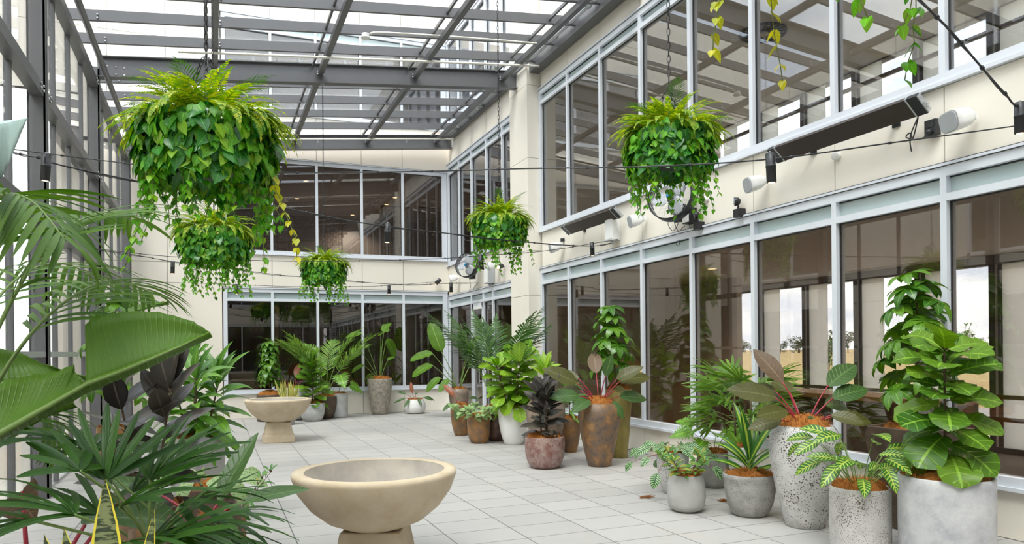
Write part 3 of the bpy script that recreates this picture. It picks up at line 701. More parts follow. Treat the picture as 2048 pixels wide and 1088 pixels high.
# ================================================================ PLANT BUILDERS
def umbrella(pl, Ht, spread, whorls=9, ll=.15, lw=.06, leaflets=8, mat='umbrella', stem=.012, sway=0.0):
    st, fo, tw = MB(), MB(), MB()
    pts = [V((sway * math.sin(2.2 * t) , .5 * sway * math.sin(3 * t), pl.top + t * Ht * .9)) for t in [i / 9 for i in range(10)]]
    st.tube(pts, [stem * (1 - .5 * i / 9) for i in range(10)], 7); pl.part(st, 'stem', M['bark'])
    for k in range(whorls):
        t = .22 + .78 * k / (whorls - 1); x = t * 9; i = min(int(x), 8); p = pts[i].lerp(pts[i + 1], x - i); az = k * 2.4 + R.random()
        el = .2 + .9 * t ** 3; lp = spread * R.uniform(.55, .9) * (1 - .45 * t)
        a, d, s = arc(p, dirv(az, el + .35), lp, .7, 5); tw.tube(a, .004, 4)
        q = a[-1]; ax = (d * .5 + UPV * .9).normalized()
        for j in range(leaflets):
            b = 2 * PI * j / leaflets + R.random() * .3; o = ax.orthogonal().normalized(); o = Matrix.Rotation(b, 3, ax) @ o
            dd = o + ax * .12 + d * .25
            leaf(fo, q, dd, ll * R.uniform(.8, 1.15), lw, 'ovate', R.uniform(.8, 1.5), .15, 5, 1, nrm=ax)
    pl.part(tw, 'twigs', M['stem']); pl.part(fo, 'foliage', L[mat])
def spiral(pl, Ht, n, ll, lw, shape, mat, el0=.1, el1=1.1, droop=.7, stems=((0, 0),), nl=6, nc=1, wav=0.0, stalk=.05, fold=.2, t0=.05, lean=.0, stemmat='bark', sr=.011, lobes=0.0, shrink=.35, wf=3.0, topclump=4, turn=.5):
    st, fo = MB(), MB()
    for sx, sy in stems:
        hh = Ht * R.uniform(.82, 1.0) if len(stems) > 1 else Ht
        pts = [V((sx * (.35 + lean * t), sy * (.35 + lean * t), pl.top - .03 + t * hh)) for t in [i / 6 for i in range(7)]]
        st.tube(pts, [sr * (1 - .45 * i / 6) for i in range(7)], 7)
        for k in range(n + topclump):
            t = t0 + (1 - t0) * min(1, k / max(1, n - 1)); x = t * 6; i = min(int(x), 5); p = pts[i].lerp(pts[i + 1], x - i)
            az = k * 2.399 + R.uniform(-.3, .3); el = el0 + (el1 - el0) * t + R.uniform(-.15, .15) + (.25 if k >= n else 0)
            d = dirv(az, min(1.45, el)); e = p + d * stalk; st.tube([p, e], .0035, 4)
            l = ll * (1 - shrink * t) * R.uniform(.8, 1.12)
            leaf(fo, e, d, l, lw * l / ll, shape, droop * R.uniform(.6, 1.3), fold, nl, nc, wav, lobes, wf=wf, nrm=UPV * (1 - turn) + OPEN * turn)
    pl.part(st, 'stem', M[stemmat]); pl.part(fo, 'foliage', L[mat])
def palm(pl, n, Lf, droop, ll, lw, mat, pairs=20, el=(.9, 1.4), az=None, ang=1.0, base=.04, lift=.25, ldroop=.6, start=.28):
    for k in range(n):
        fo = MB(); a = (az[k] if az else k * 2.399 + R.uniform(-.2, .2)); e = R.uniform(*el)
        p = V((base * math.cos(a), base * math.sin(a), pl.top)); f_ = Lf * R.uniform(.8, 1.1)
        frond(fo, p, dirv(a, e), f_, droop * R.uniform(.75, 1.25), pairs, ll, lw, ang, ldroop, .007, start, lift, 4)
        pl.part(fo, 'frond', [L[mat], M['stem']])
def fanpalm(pl, n, Ht, LP, fl, fw, mat='rhapis', fingers=8, canes=4, spread=2.7, rad=.1, droop=.5):
    st = MB()
    cs = [V((rad * math.cos(2.1 * i), rad * math.sin(2.1 * i), 0)) for i in range(canes)]
    for i, c in enumerate(cs): st.tube([c + V((0, 0, pl.top - .02)), c * 1.3 + V((0, 0, pl.top + Ht * R.uniform(.6, .95)))], .009, 6)
    pl.part(st, 'cane', M['bark'])
    for k in range(n):
        fo = MB(); c = cs[k % canes]; t = .25 + .75 * (k + 1) / n; az = k * 2.399 + R.uniform(-.3, .3)
        fan(fo, c * 1.2 + V((0, 0, pl.top + Ht * t * .85)), dirv(az, .15 + .95 * t * R.uniform(.7, 1.1)), LP * R.uniform(.7, 1.1), fingers, fl * R.uniform(.85, 1.1), fw, spread, droop, .35, 0, 1, .004)
        pl.part(fo, 'fan_leaf', [L[mat], M['stem']])
def stalked(pl, specs, lw, shape, mat, stemmat='stem', sr=.007, droop=.5, nl=9, nc=2, fold=.25, lobes=.0, wav=.02, notch=0, pdroop=.35, alt=None, base=.03, wf=3.0, turn=.75):
    """big leaves one by one: specs = (azimuth, elevation, stalk length, leaf length, leaf pitch)"""
    for k, (az, el, lp, ll, pitch) in enumerate(specs):
        pts, d, s = arc(V((base * math.cos(az), base * math.sin(az), pl.top - .02)), dirv(az, el), lp, pdroop, 7)
        fo = MB(); dd = dirv(az, pitch)
        leaf(fo, pts[-1], dd, ll, lw * ll, shape, droop * R.uniform(.7, 1.3), fold, nl, nc, wav, lobes, notch=notch, wf=wf, nrm=UPV * (1 - turn) + OPEN * turn)
        lf = pl.part(fo, 'leaf', L[alt[k] if alt and alt.get(k) else mat])
        st = MB(); st.tube(pts, [sr * (1 - .4 * i / 7) for i in range(8)], 6); st.obj('leaf_stalk', M[stemmat], lf)
def swords(pl, n, ll, lw, mat, spread=.25, rad=.5, wav=0.0, shape='sword', droop=.1, nl=8):
    for k in range(n):
        az = k * 2.399; q = rad * pl.ri * math.sqrt((k + .3) / n); fo = MB()
        l = ll * R.uniform(.65, 1.0); leaf(fo, V((q * math.cos(az), q * math.sin(az), pl.top - .02)), dirv(az, PI / 2 - spread * R.uniform(.3, 1.2)), l, lw, shape, droop, .35, nl, 2, wav, nrm=dirv(az + R.uniform(-1, 1), 0))
        pl.part(fo, 'leaf', L[mat])
def spot(u, vb, w, vt, k=.7):
    p = floor_at(u, vb); D = depth(p); r = w * D / F / 2; p = floor_at(u, vb, r * k); D = depth(p); r = w * D / F / 2
    hz = V0 - (u - 1024) * ROLL
    return p, r, H - (vt - hz) * D / F, D
def up(v, u, D): return H - (v - (V0 - (u - 1024) * ROLL)) * D / F       # height seen at pixel row v
# ---------------------------------------------------------------- right cluster
p, r, h, D = spot(1893, 1150, 172, 950, .9)
pl = Plant('potted_fiddle_leaf_fig', p, 'tall fiddle leaf fig with big glossy leaves in a wide cloudy white cylinder planter', 'cyl', r, h, P['cloudy'], group=None, seed=11, bulge=.06, drop=.0)
spiral(pl, up(695, 1893, D) - h, 40, .34, .27, 'fiddle', 'fiddle', -.45, .6, .8, nl=9, nc=2, wav=.06, stalk=.035, fold=.12, shrink=.12, t0=.05, wf=2.0, topclump=3, sr=.012)
p, r, h, D = spot(1850, 1062, 160, 852, .3); p.x = min(p.x, 5.50)
pl = Plant('potted_umbrella_tree', p, 'tall umbrella tree in a square tapered dark brown planter behind the fiddle leaf fig', 'square', .30, h, P['brown'], seed=12, bulge=.05)
umbrella(pl, up(552, 1835, D) - h, .44, 20, .22, .095, 8, stem=.014, sway=.03)
p, r, h, D = spot(1721, 1118, 114, 972, .9)
pl = Plant('potted_zebra_plant', p, 'zebra plant with dark leaves and yellow veins in a finely speckled white pot', 'cyl', r, h, P['speckf'], seed=13, bulge=.045, drop=0)
S13 = []
for k in range(30): S13.append((k * 2.399, 1.4 - .022 * k, .14 + .40 * ((k * 7) % 10) / 10, R.uniform(.20, .27), .45 - .03 * k + R.uniform(-.2, .2)))
stalked(pl, S13, .42, 'ovate', 'zebra', 'stem', .004, .8, 9, 2, .18, wav=.015, pdroop=.3, base=.05, wf=5)
p, r, h, D = spot(1611, 1063, 138, 850, .75)
pl = Plant('potted_philodendron', p, 'burgundy philodendron with red stalks in a tall shouldered jar of speckled white glaze', 'jar', r, h, P['speck'], seed=14, bulge=.07, drop=-.01)
pa = -YAW
stalked(pl, [(2.75, 1.05, .34, .42, .25), (2.2, 1.15, .38, .32, .05), (2.3, 1.4, .42, .38, .95), (-.1, 1.2, .42, .40, .6), (-.3, 1.0, .34, .36, .3), (.1, .8, .30, .34, .05), (3.3, .8, .26, .34, .0), (-1.9, 1.1, .12, .26, -1.1), (1.3, 1.1, .36, .36, .4), (-1.0, .7, .22, .26, -.1), (2.9, .5, .2, .3, -.15), (-.5, .55, .25, .32, -.1), (1.9, 1.0, .3, .34, .3)],
        .50, 'ovate', 'philred', 'redstem', .008, .35, 9, 2, .14, .06, .02, turn=1.0, alt={3: 'phildark', 4: 'phildark', 5: 'phildark', 7: 'phildark', 2: 'copper'})
p, r, h, D = spot(1500, 1038, 104, 946, .75)
pl = Plant('potted_striped_dracaena', p, 'yellow striped dracaena in a rimmed weathered grey bowl pot', 'rim', r, h, P['concrough'], seed=15, bulge=.04, drop=.01)
spiral(pl, .16, 13, .46, .078, 'lance', 'stripe', .5, 1.35, .8, nl=8, stalk=.01, fold=.3, t0=0, shrink=-.2, topclump=2, stemmat='stem')
p, r, h, D = spot(1373, 1028, 76, 948, .75)
pl = Plant('potted_weeping_fig', p, 'small weeping fig in a smooth pale grey egg shaped pot', 'egg', r, h, P['conc'], seed=16, bulge=.03, drop=.0)
spiral(pl, .20, 22, .12, .042, 'lance', 'figsmall', .0, .8, .7, stems=((.1, .02), (-.1, .06), (.02, -.12), (-.14, -.1), (.16, .1), (0, .15)), lean=1.6, stalk=.02, sr=.004, nl=5)
p, r, h, D = spot(1346, 990, 58, 902, .7)
pl = Plant('potted_calathea', p, 'calathea with striped pale green leaves in a coarse speckled white pot', 'tulip', r * 1.1, h, P['speck'], seed=17, bulge=.03)
stalked(pl, [(k * 2.399, 1.3 - .04 * k, .06 + .012 * k, R.uniform(.13, .175), .35 - .03 * k) for k in range(34)], .62, 'ovate', 'calathea', 'redstem', .003, .8, 7, 2, .15, wav=.02, pdroop=.5)
p, r, h, D = spot(1428, 978, 66, 903, .7)
pl = Plant('potted_monstera', p, 'young monstera with cut leaves in a round weathered grey pot behind the weeping fig', 'tub', r, h, P['concrough'], seed=18, bulge=.04)
stalked(pl, [(-1.2, 1.3, .34, .30, -.8), (2.6, 1.1, .34, .26, -.2), (.8, 1.0, .3, .26, -.1), (3.6, .9, .28, .24, -.4), (-.6, .8, .25, .26, -.5), (2.0, 1.2, .4, .26, .2)], .95, 'heart', 'monstera', 'stem', .005, .4, 18, 2, .1, .15, notch=.5)
p, r, h, D = spot(1488, 985, 62, 892, .7); p.x = min(p.x, 5.5)
pl = Plant('potted_fan_palm', p, 'feathery green fan palm in a plain white pot behind the striped dracaena', 'tulip', r, h, P['white'], seed=19, bulge=.03)
fanpalm(pl, 26, .62, .36, .40, .036, 'palm', 12, 5, 2.9, .08, .8)
# ---------------------------------------------------------------- middle cluster beside the pier
p, r, h, D = spot(1199, 936, 84, 806, .7)
pl = Plant('potted_philodendron', p, 'burgundy philodendron with crimson stalks in a large shouldered jar of rusty brown glaze', 'jar', r, h, P['rust'], seed=21, bulge=.07, drop=-.01)
stalked(pl, [(2.9, 1.0, .40, .48, .5), (3.2, .6, .30, .42, .1), (-.1, 1.0, .42, .48, .2), (-.3, .55, .28, .40, .0), (2.5, 1.15, .42, .42, .2), (1.2, 1.3, .46, .42, .9), (-1.6, 1.35, .42, .30, 1.1), (3.6, .5, .2, .36, -.2), (-1.0, .4, .18, .26, -.9), (.3, .7, .34, .42, -.05), (2.2, .8, .3, .4, .1), (-.6, 1.2, .4, .38, .5)],
        .50, 'ovate', 'philred', 'redstem', .009, .4, 9, 2, .15, .06, .02, turn=1.0, alt={1: 'phildark', 3: 'phildark', 6: 'phildark', 7: 'phildark', 8: 'phildark', 5: 'copper'})
p, r, h, D = spot(1238, 917, 50, 778, .5); p.x = min(p.x, 5.58)
pl = Plant('potted_umbrella_tree', p, 'umbrella tree with glossy leaflets in a tall slim olive yellow vase', 'cone', .185, h, P['olive'], seed=22, bulge=.06, drop=0)
umbrella(pl, up(618, 1200, D) - h, .34, 18, .24, .105, 7, stem=.012, sway=-.16)
p, r, h, D = spot(1090, 940, 80, 872, .8)
pl = Plant('potted_rubber_plant', p, 'dark burgundy rubber plant in a round pot of red crackle glaze', 'tub', r, h, P['redspeck'], seed=23, bulge=.05, drop=.0)
spiral(pl, up(775, 1090, D) - h, 18, .29, .15, 'ovate', 'rubber', -.15, 1.0, .4, stems=((.08, 0), (-.09, .05), (0, -.08)), lean=.5, stalk=.03, nl=6, topclump=2, shrink=.1)
p, r, h, D = spot(1093, 912, 78, 800, .6); p = floor_at(1092, 915, .18)
pl = Plant('potted_corn_plant', p, 'corn plant with a lime green crown in a tall taupe jar behind the rubber plant', 'jar', r, h, P['taupe'], seed=24, bulge=.05)
spiral(pl, up(735, 1085, D) - h, 16, .30, .085, 'lance', 'lime', .1, 1.2, 1.0, nl=7, stalk=.01, t0=.8, shrink=.0, topclump=6)
p = floor_at(1140, 906, .12)
pl = Plant('potted_dracaena', p, 'drooping green dracaena in a narrow brown pot between the two jars', 'tulip', .165, .52, P['rust2'], seed=25, bulge=.04)
spiral(pl, .40, 24, .34, .06, 'lance', 'drac', -.1, 1.0, 1.1, nl=7, stalk=.01, t0=.1, shrink=.1)
p, r, h, D = spot(1027, 891, 60, 815, .75)
pl = Plant('potted_fiddle_leaf_fig', p, 'bushy fiddle leaf fig in a smooth plain white tulip pot', 'tulip', r, h, P['white'], seed=26, bulge=.06, drop=0)
spiral(pl, up(712, 1027, D) - h, 26, .33, .23, 'fiddle', 'fiddlelight', -.5, .8, .8, stems=((.2, .0), (-.22, .06), (0, -.24), (.02, .2)), lean=.8, nl=7, nc=2, wav=.03, stalk=.04, shrink=.1)
p, r, h, D = spot(995, 882, 44, 812, .6)
pl = Plant('potted_kentia_palm', p, 'tall feathery kentia palm in a dark red brown pot behind the white pot', 'tub', r * 1.25, h, P['darkrust'], seed=27, bulge=.04)
palm(pl, 15, up(612, 1010, D) - h + .12, .6, .34, .034, 'kentiadark', 20, (1.2, 1.52), start=.45, ldroop=.9, az=[.2, .7, 1.2, 1.7, 2.2, 2.7, 3.2, -.3, 3.6, .5, 1.5, 2.5, 0, 3.0, -1.5])
q_, fo = pl, MB()
p, r, h, D = spot(958, 888, 47, 829, .75)
pl = Plant('potted_nerve_plant', p, 'pale mottled leafy plant in an orange brown pot at the front of the cluster', 'tub', r, h, P['rust2'], seed=28, bulge=.03)
spiral(pl, .16, 15, .17, .105, 'ovate', 'fittonia', -.3, .8, .8, stems=((.3, 0), (-.3, .1), (0, -.3), (.05, .3), (-.2, -.2)), lean=1.0, stalk=.02, nl=6, sr=.005, stemmat='stem')
p = floor_at(922, 872, .12)
pl = Plant('potted_philodendron', p, 'philodendron with one rust red new leaf in a brown pot behind the pale mottled plant', 'tulip', .19, .55, P['rust2'], seed=29, bulge=.05)
stalked(pl, [(2.4, 1.3, .22, .34, .9), (.2, 1.0, .2, .28, .2), (3.6, .6, .2, .26, -.3), (-1.3, .6, .12, .24, -.9), (-2.2, .5, .14, .30, -1.0), (1.4, .9, .2, .25, .2)], .38, 'ovate', 'phildark', 'redstem', .006, .5, 8, 2, .25, .05, .02, alt={0: 'redleaf'})
p = floor_at(918, 835, .2)
pl = Plant('potted_bird_of_paradise', p, 'bird of paradise with broad paddle leaves in a brown jar near the door', 'jar', .24, .66, P['taupe'], seed=30, bulge=.05)
stalked(pl, [(2.95, 1.15, 1.05, .55, -.1), (2.7, 1.35, 1.0, .75, 1.25), (.3, 1.4, 1.0, .70, .8), (.1, 1.25, 1.0, .60, .25), (3.1, .95, .85, .55, -.25), (3.3, .75, .55, .45, -.5), (3.6, .9, .4, .4, -.6), (-1.2, 1.4, .95, .5, .9), (.6, 1.1, .7, .5, .3)], .48, 'paddle', 'banana', 'stem', .012, .55, 12, 2, .15, .0, .03, pdroop=.3)
# ---------------------------------------------------------------- back wall row
p, r, h, D = spot(760, 830, 49, 757, .8)
pl = Plant('potted_bird_of_paradise', p, 'slender bird of paradise in a tall tapered taupe vase with a lacy texture', 'cone', r, h, P['lace'], seed=31, bulge=.06, drop=0)
stalked(pl, [(-1.6, 1.5, 1.1, .55, .4), (.2, 1.52, 1.0, .62, -.9), (2.9, 1.35, 1.2, .42, .0), (2.9, 1.15, .75, .40, -.2), (3.0, .9, .5, .36, -.3), (2.7, .8, .2, .3, -.3), (.2, 1.3, .5, .25, .7), (3.4, .6, .15, .25, -.5), (.9, 1.5, 1.2, .5, .9)], .44, 'paddle', 'banana', 'stem', .011, .8, 11, 2, .2, .0, .03, pdroop=.2)
p, r, h, D = spot(816, 824, 42, 795, .75); p.y = min(p.y, 17.6)
pl = Plant('potted_philodendron', p, 'small dark philodendron with a red new leaf in a squat round white pot', 'ball', r, h, P['white'], seed=32, bulge=.02)
stalked(pl, [(2.0, 1.4, .2, .30, 1.35), (3.1, .5, .22, .3, -.2), (.1, .5, .26, .3, -.2), (-1.4, .6, .16, .24, -.6), (3.8, .4, .2, .26, -.5), (-.6, .6, .2, .24, -.1), (1.2, .8, .25, .28, .3), (2.6, .9, .25, .26, .4)], .34, 'ovate', 'phildark', 'redstem', .007, .5, 8, 2, .25, .05, .02, alt={0: 'redleaf'})
p, r, h, D = spot(678, 836, 35, 786, .85)
pl = Plant('potted_monstera', p, 'small monstera with one upright cut leaf in a light grey cylinder pot', 'cyl', r, h, P['zinc'], seed=33, bulge=.03)
stalked(pl, [(-1.5, 1.45, .50, .46, -.6), (3.0, 1.0, .32, .40, -.4), (.1, .9, .34, .38, -.5), (3.5, .7, .2, .34, -.6)], .95, 'heart', 'monstera', 'stem', .007, .3, 20, 2, .1, .15, notch=.45)
p, r, h, D = spot(625, 843, 48, 806, .5)
pl = Plant('potted_fiddle_leaf_fig', p, 'upright fiddle leaf fig with ruffled leaves in a round light grey pot at the back', 'tub', r, h, P['zinc'], seed=34, bulge=.08)
spiral(pl, up(722, 625, D) - h, 34, .38, .24, 'fiddle', 'fiddle', -.1, 1.0, .6, nl=7, nc=2, wav=.05, stalk=.03, shrink=.1, stems=((0, 0),))
p = floor_at(648, 836, .12); p.y = min(p.y, 17.3)
pl = Plant('potted_areca_palm', p, 'areca palm with arching fronds in a dark brown pot behind the light grey pots', 'tulip', .26, .52, P['brown'], seed=35, bulge=.05)
palm(pl, 11, 1.7, .75, .40, .032, 'palm', 20, (1.15, 1.5), start=.38, lift=.4, ldroop=.6, az=[2.6, 3.0, 3.5, -.2, .1, 1.2, 1.9, 2.3, .5, -.6, 3.8])
p = floor_at(589, 840, .1); p.y = min(p.y, 17.35)
pl = Plant('potted_philodendron', p, 'red leaved philodendron in a large round shouldered grey jar behind the far sandstone bowl', 'ball', .35, .74, P['zinc'], seed=36, bulge=.04)
stalked(pl, [(1.2, 1.3, .3, .42, 1.1), (2.6, 1.0, .35, .36, .5), (.3, 1.0, .35, .4, .2), (3.5, .8, .3, .36, .1), (-1.2, 1.1, .3, .3, .6)], .4, 'ovate', 'phildark', 'redstem', .008, .5, 8, 2, .25, .05, .02, alt={0: 'redleaf', 3: 'philred'})
p = floor_at(577, 850, .05)
pl = Plant('potted_snake_plant', p, 'yellow edged snake plant standing before the round grey jar', 'tulip', .19, .44, P['concrough'], seed=37, bulge=.03)
swords(pl, 15, .62, .07, 'snakew', .35, .6)
p = floor_at(540, 842, .1); p.y = min(p.y, 17.3)
pl = Plant('potted_umbrella_tree', p, 'bushy umbrella tree in a dark brown pot before the left lower back panes', 'cyl', .29, .60, P['brown'], seed=38, bulge=.09, drop=0)
umbrella(pl, 1.22, .26, 26, .22, .10, 7, 'umbrella', .016)
# ---------------------------------------------------------------- left cluster
def place(u, D, z=0): q = at(u, 700, D); return V((q.x, q.y, z))
pl = Plant('potted_umbrella_tree', place(232, 9.6), 'umbrella tree standing farthest back against the left glass wall', 'tulip', .24, .6, P['rust2'], seed=41)
umbrella(pl, up(582, 232, 9.6) - .6, .5, 18, .26, .11, 7, stem=.014)
pl = Plant('potted_dracaena', place(392, 6.6), 'leafy green dracaena in a grey pot by the left side of the paving', 'tulip', .24, .80, P['conc'], seed=42, bulge=.05)
spiral(pl, up(745, 385, 6.6) - .80, 28, .42, .115, 'lance', 'drac', -.4, 1.0, 1.0, stems=((.2, 0), (-.2, .1), (0, -.2)), lean=.6, nl=7, stalk=.02, shrink=.15)
pl = Plant('potted_fiddle_leaf_fig', place(388, 7.4), 'fiddle leaf fig with a bright green crown behind the leafy dracaena', 'cyl', .22, .66, P['rust2'], seed=43)
spiral(pl, up(712, 392, 7.4) - .66, 14, .30, .17, 'fiddle', 'drac', .0, 1.1, .5, nl=7, nc=2, wav=.04, stalk=.03)
pl = Plant('potted_rubber_plant', place(292, 4.5), 'burgundy rubber plant with broad dark leaves by the left glass wall', 'tulip', .21, .62, P['rust2'], seed=44)
spiral(pl, up(735, 292, 4.5) - .62, 22, .32, .16, 'ovate', 'rubber', -.2, 1.2, .35, stems=((.1, .02), (-.12, .0)), lean=1.0, stalk=.04, nl=6, shrink=.05)
pl = Plant('potted_dumb_cane', place(418, 5.4), 'dumb cane with pale blotched leaves at the edge of the paving', 'tulip', .19, .56, P['darkrust'], seed=45)
stalked(pl, [(k * 2.399, 1.1 - .05 * k, .12 + .02 * k, .26, .2 - .07 * k) for k in range(12)], .42, 'ovate', 'fittonia', 'stem', .006, .8, 8, 2, .2)
pl = Plant('potted_philodendron', place(402, 3.9), 'dark philodendron with one upright leaf in a dark brown pot near the paving edge', 'tulip', .20, .72, P['brown'], seed=46, bulge=.0, drop=.06)
stalked(pl, [(.7, 1.05, .12, .46, 1.0), (.0, .7, .2, .36, .2), (2.6, .8, .25, .36, .3), (-1.2, .8, .15, .3, -.2), (3.4, .6, .2, .3, .1)], .30, 'ovate', 'phildark', 'redstem', .009, .2, 9, 2, .3, .04)
pl = Plant('potted_weeping_fig', place(446, 4.9), 'thin trailing fig in a low pot with coir showing at the paving edge', 'tulip', .14, .48, P['rust2'], seed=47)
spiral(pl, .30, 8, .10, .03, 'lance', 'figsmall', -.2, .7, .9, stems=((.2, .1), (-.1, -.15), (.15, -.1)), lean=1.2, stalk=.02, sr=.003, nl=5)
# lady palm in front
pl = Plant('potted_lady_palm', place(290, 2.35), 'large lady palm with dark pleated fan leaves filling the lower left foreground', 'tulip', .24, .55, P['brown'], seed=48)
st = MB()
for cx, cy in ((.05, 0), (-.1, .06), (.1, .12), (-.02, -.12), (.16, -.05)): st.tube([V((cx, cy, pl.top - .02)), V((cx * 1.4, cy * 1.4, 1.02))], .011, 6)
pl.part(st, 'cane', M['bark'])
def fan_at(u, v, D, az, el, n, fl, fw, spread, droop, tilt=.4):
    q = at(u, v, D) - pl.root.location; b = V((.04 * R.uniform(-1, 1), .04 * R.uniform(-1, 1), max(.6, q.z - .22)))
    fo = MB(); fo.tube([b, b.lerp(q, .5) + V((0, 0, .02)), q], .0045, 5, 1)
    base = dirv(az, el); s2 = base.cross(UPV).normalized(); uu = s2.cross(base)
    for k in range(n):
        a = spread * (k / (n - 1) - .5) + R.uniform(-.06, .06); dd = base * math.cos(a) + s2 * math.sin(a) + uu * R.uniform(-.08, .14)
        leaf(fo, q, dd, fl * R.uniform(.85, 1.1), fw * R.uniform(.85, 1.1), 'blunt', droop * R.uniform(.4, 1.5), .28, 7, 2, nrm=uu)
    pl.part(fo, 'fan_leaf', [L['rhapis'], M['stem']])
cr = -YAW     # azimuth of the camera's right-hand side
for a in ((212, 960, 2.2, 1.5, 1.2, 10, .26, .026, 2.1, .25), (300, 960, 2.35, .6, .95, 10, .27, .026, 2.3, .4), (240, 1015, 2.0, cr + .2, .55, 9, .31, .030, 1.9, .5), (160, 942, 2.1, 2.4, .7, 6, .18, .028, 2.6, .4),
          (360, 1010, 2.3, cr + .1, .42, 10, .30, .028, 2.2, .8), (330, 1060, 2.1, cr, .15, 9, .36, .03, 2.0, .7), (150, 1030, 2.0, 2.9, .55, 8, .34, .03, 2.2, .6), (390, 1075, 2.3, cr + .2, .1, 9, .36, .028, 2.2, .7),
          (250, 1085, 1.9, cr - .5, .3, 8, .3, .028, 2.6, .6), (180, 905, 2.7, 1.8, .7, 9, .24, .024, 2.3, .7), (120, 880, 2.6, 2.6, .5, 9, .34, .026, 2.4, .9), (340, 930, 2.9, .8, .8, 9, .30, .026, 2.3, .6), (290, 1100, 1.95, cr + .6, .7, 9, .34, .028, 2.6, .5), (60, 1040, 2.0, 3.0, .2, 8, .34, .027, 2.0, .7),
          (265, 985, 2.5, cr + .9, .8, 9, .30, .026, 2.4, .5), (200, 1030, 2.3, 2.2, .5, 9, .3, .026, 2.4, .5), (420, 1040, 2.6, cr + .3, .3, 9, .30, .026, 2.2, .8)): fan_at(*a)
# snake plant at the very front
q = at(222, 1000, 1.62)
pl = Plant('potted_snake_plant', V((q.x, q.y, 0)), 'snake plant with dark banded yellow edged leaves at the bottom edge of the left foreground', 'tulip', .13, .74, P['darkrust'], seed=49)
for (u, v, D, w, ln) in ((212, 958, 1.62, .066, .62), (226, 1012, 1.66, .052, .5), (310, 1018, 1.7, .035, .46), (88, 1068, 1.62, .045, .4), (128, 1056, 1.66, .045, .42)):
    tip = at(u, v, D) - pl.root.location; b = V((tip.x * .25, tip.y * .25, pl.top - .02)); d = tip - b; fo = MB()
    leaf(fo, b, d, d.length, w * 1.25, 'sword', .0, .3, 12, 2, .04, nrm=V((-.25, -1, .1)), wf=2); pl.part(fo, 'leaf', L['snake'])
# kentia palm at the left edge
q = at(-70, 700, 2.35)
pl = Plant('potted_kentia_palm', V((q.x, q.y, 0)), 'big kentia palm with long arching fronds at the left edge of the view', 'tulip', .22, .5, P['brown'], seed=50)
def frond_to(pts_px, pairs, ll, lw, ldroop=.8, start=.25, side=None, lift=.15):
    pts = [at(*a) - pl.root.location for a in pts_px]; sm = []
    n = len(pts) - 1
    for i in range(n):
        a, b, c, d = pts[max(0, i - 1)], pts[i], pts[i + 1], pts[min(n, i + 2)]
        for k in range(6):
            t = k / 6; sm.append(.5 * ((2 * b) + (c - a) * t + (2 * a - 5 * b + 4 * c - d) * t * t + (3 * b - a - 3 * c + d) * t ** 3))
    sm.append(pts[-1]); fo = MB(); m = len(sm); fo.tube(sm, [.009 * (1 - .75 * i / m) for i in range(m)], 5, 1)
    for k in range(pairs):
        t = start + (1 - start) * (k + .5) / pairs; x = t * (m - 1); i = min(int(x), m - 2); p = sm[i].lerp(sm[i + 1], x - i); tg = (sm[i + 1] - sm[i]).normalized()
        s = tg.cross(UPV).normalized() if abs(tg.z) < .97 else V((1, 0, 0)); uu = s.cross(tg); tt = (t - start) / (1 - start); a = 1.05 * (1 - .5 * tt); l = ll * math.sin(PI * (.25 + .68 * tt)) ** .6
        for sg in (-1, 1): leaf(fo, p, tg * math.cos(a) + s * sg * math.sin(a) + uu * lift * R.uniform(.5, 1.5), l * R.uniform(.9, 1.1), lw, 'strap', ldroop * R.uniform(.7, 1.3), .25, 6, 1, nrm=uu)
    pl.part(fo, 'frond', [L['kentia'], M['stem']])
B0 = (-70, 1000, 2.35)
frond_to([B0, (-40, 760, 2.35), (40, 570, 2.4), (120, 470, 2.5), (200, 425, 2.7), (262, 440, 2.9)], 20, .36, .022, .7, .35)
frond_to([B0, (-90, 700, 2.4), (-70, 520, 2.4), (-10, 400, 2.35), (60, 400, 2.3), (130, 480, 2.2)], 20, .36, .022, .9, .4)
frond_to([B0, (-20, 800, 2.4), (60, 670, 2.5), (150, 590, 2.7), (230, 560, 3.0), (300, 585, 3.2)], 19, .38, .022, .8, .4)
frond_to([B0, (-60, 760, 2.5), (-20, 620, 2.8), (60, 540, 3.1), (140, 530, 3.4), (200, 570, 3.6)], 19, .40, .022, .8, .4)
frond_to([B0, (-30, 900, 2.6), (20, 830, 2.8), (80, 830, 2.9), (130, 890, 3.0)], 14, .30, .024, .9, .3)
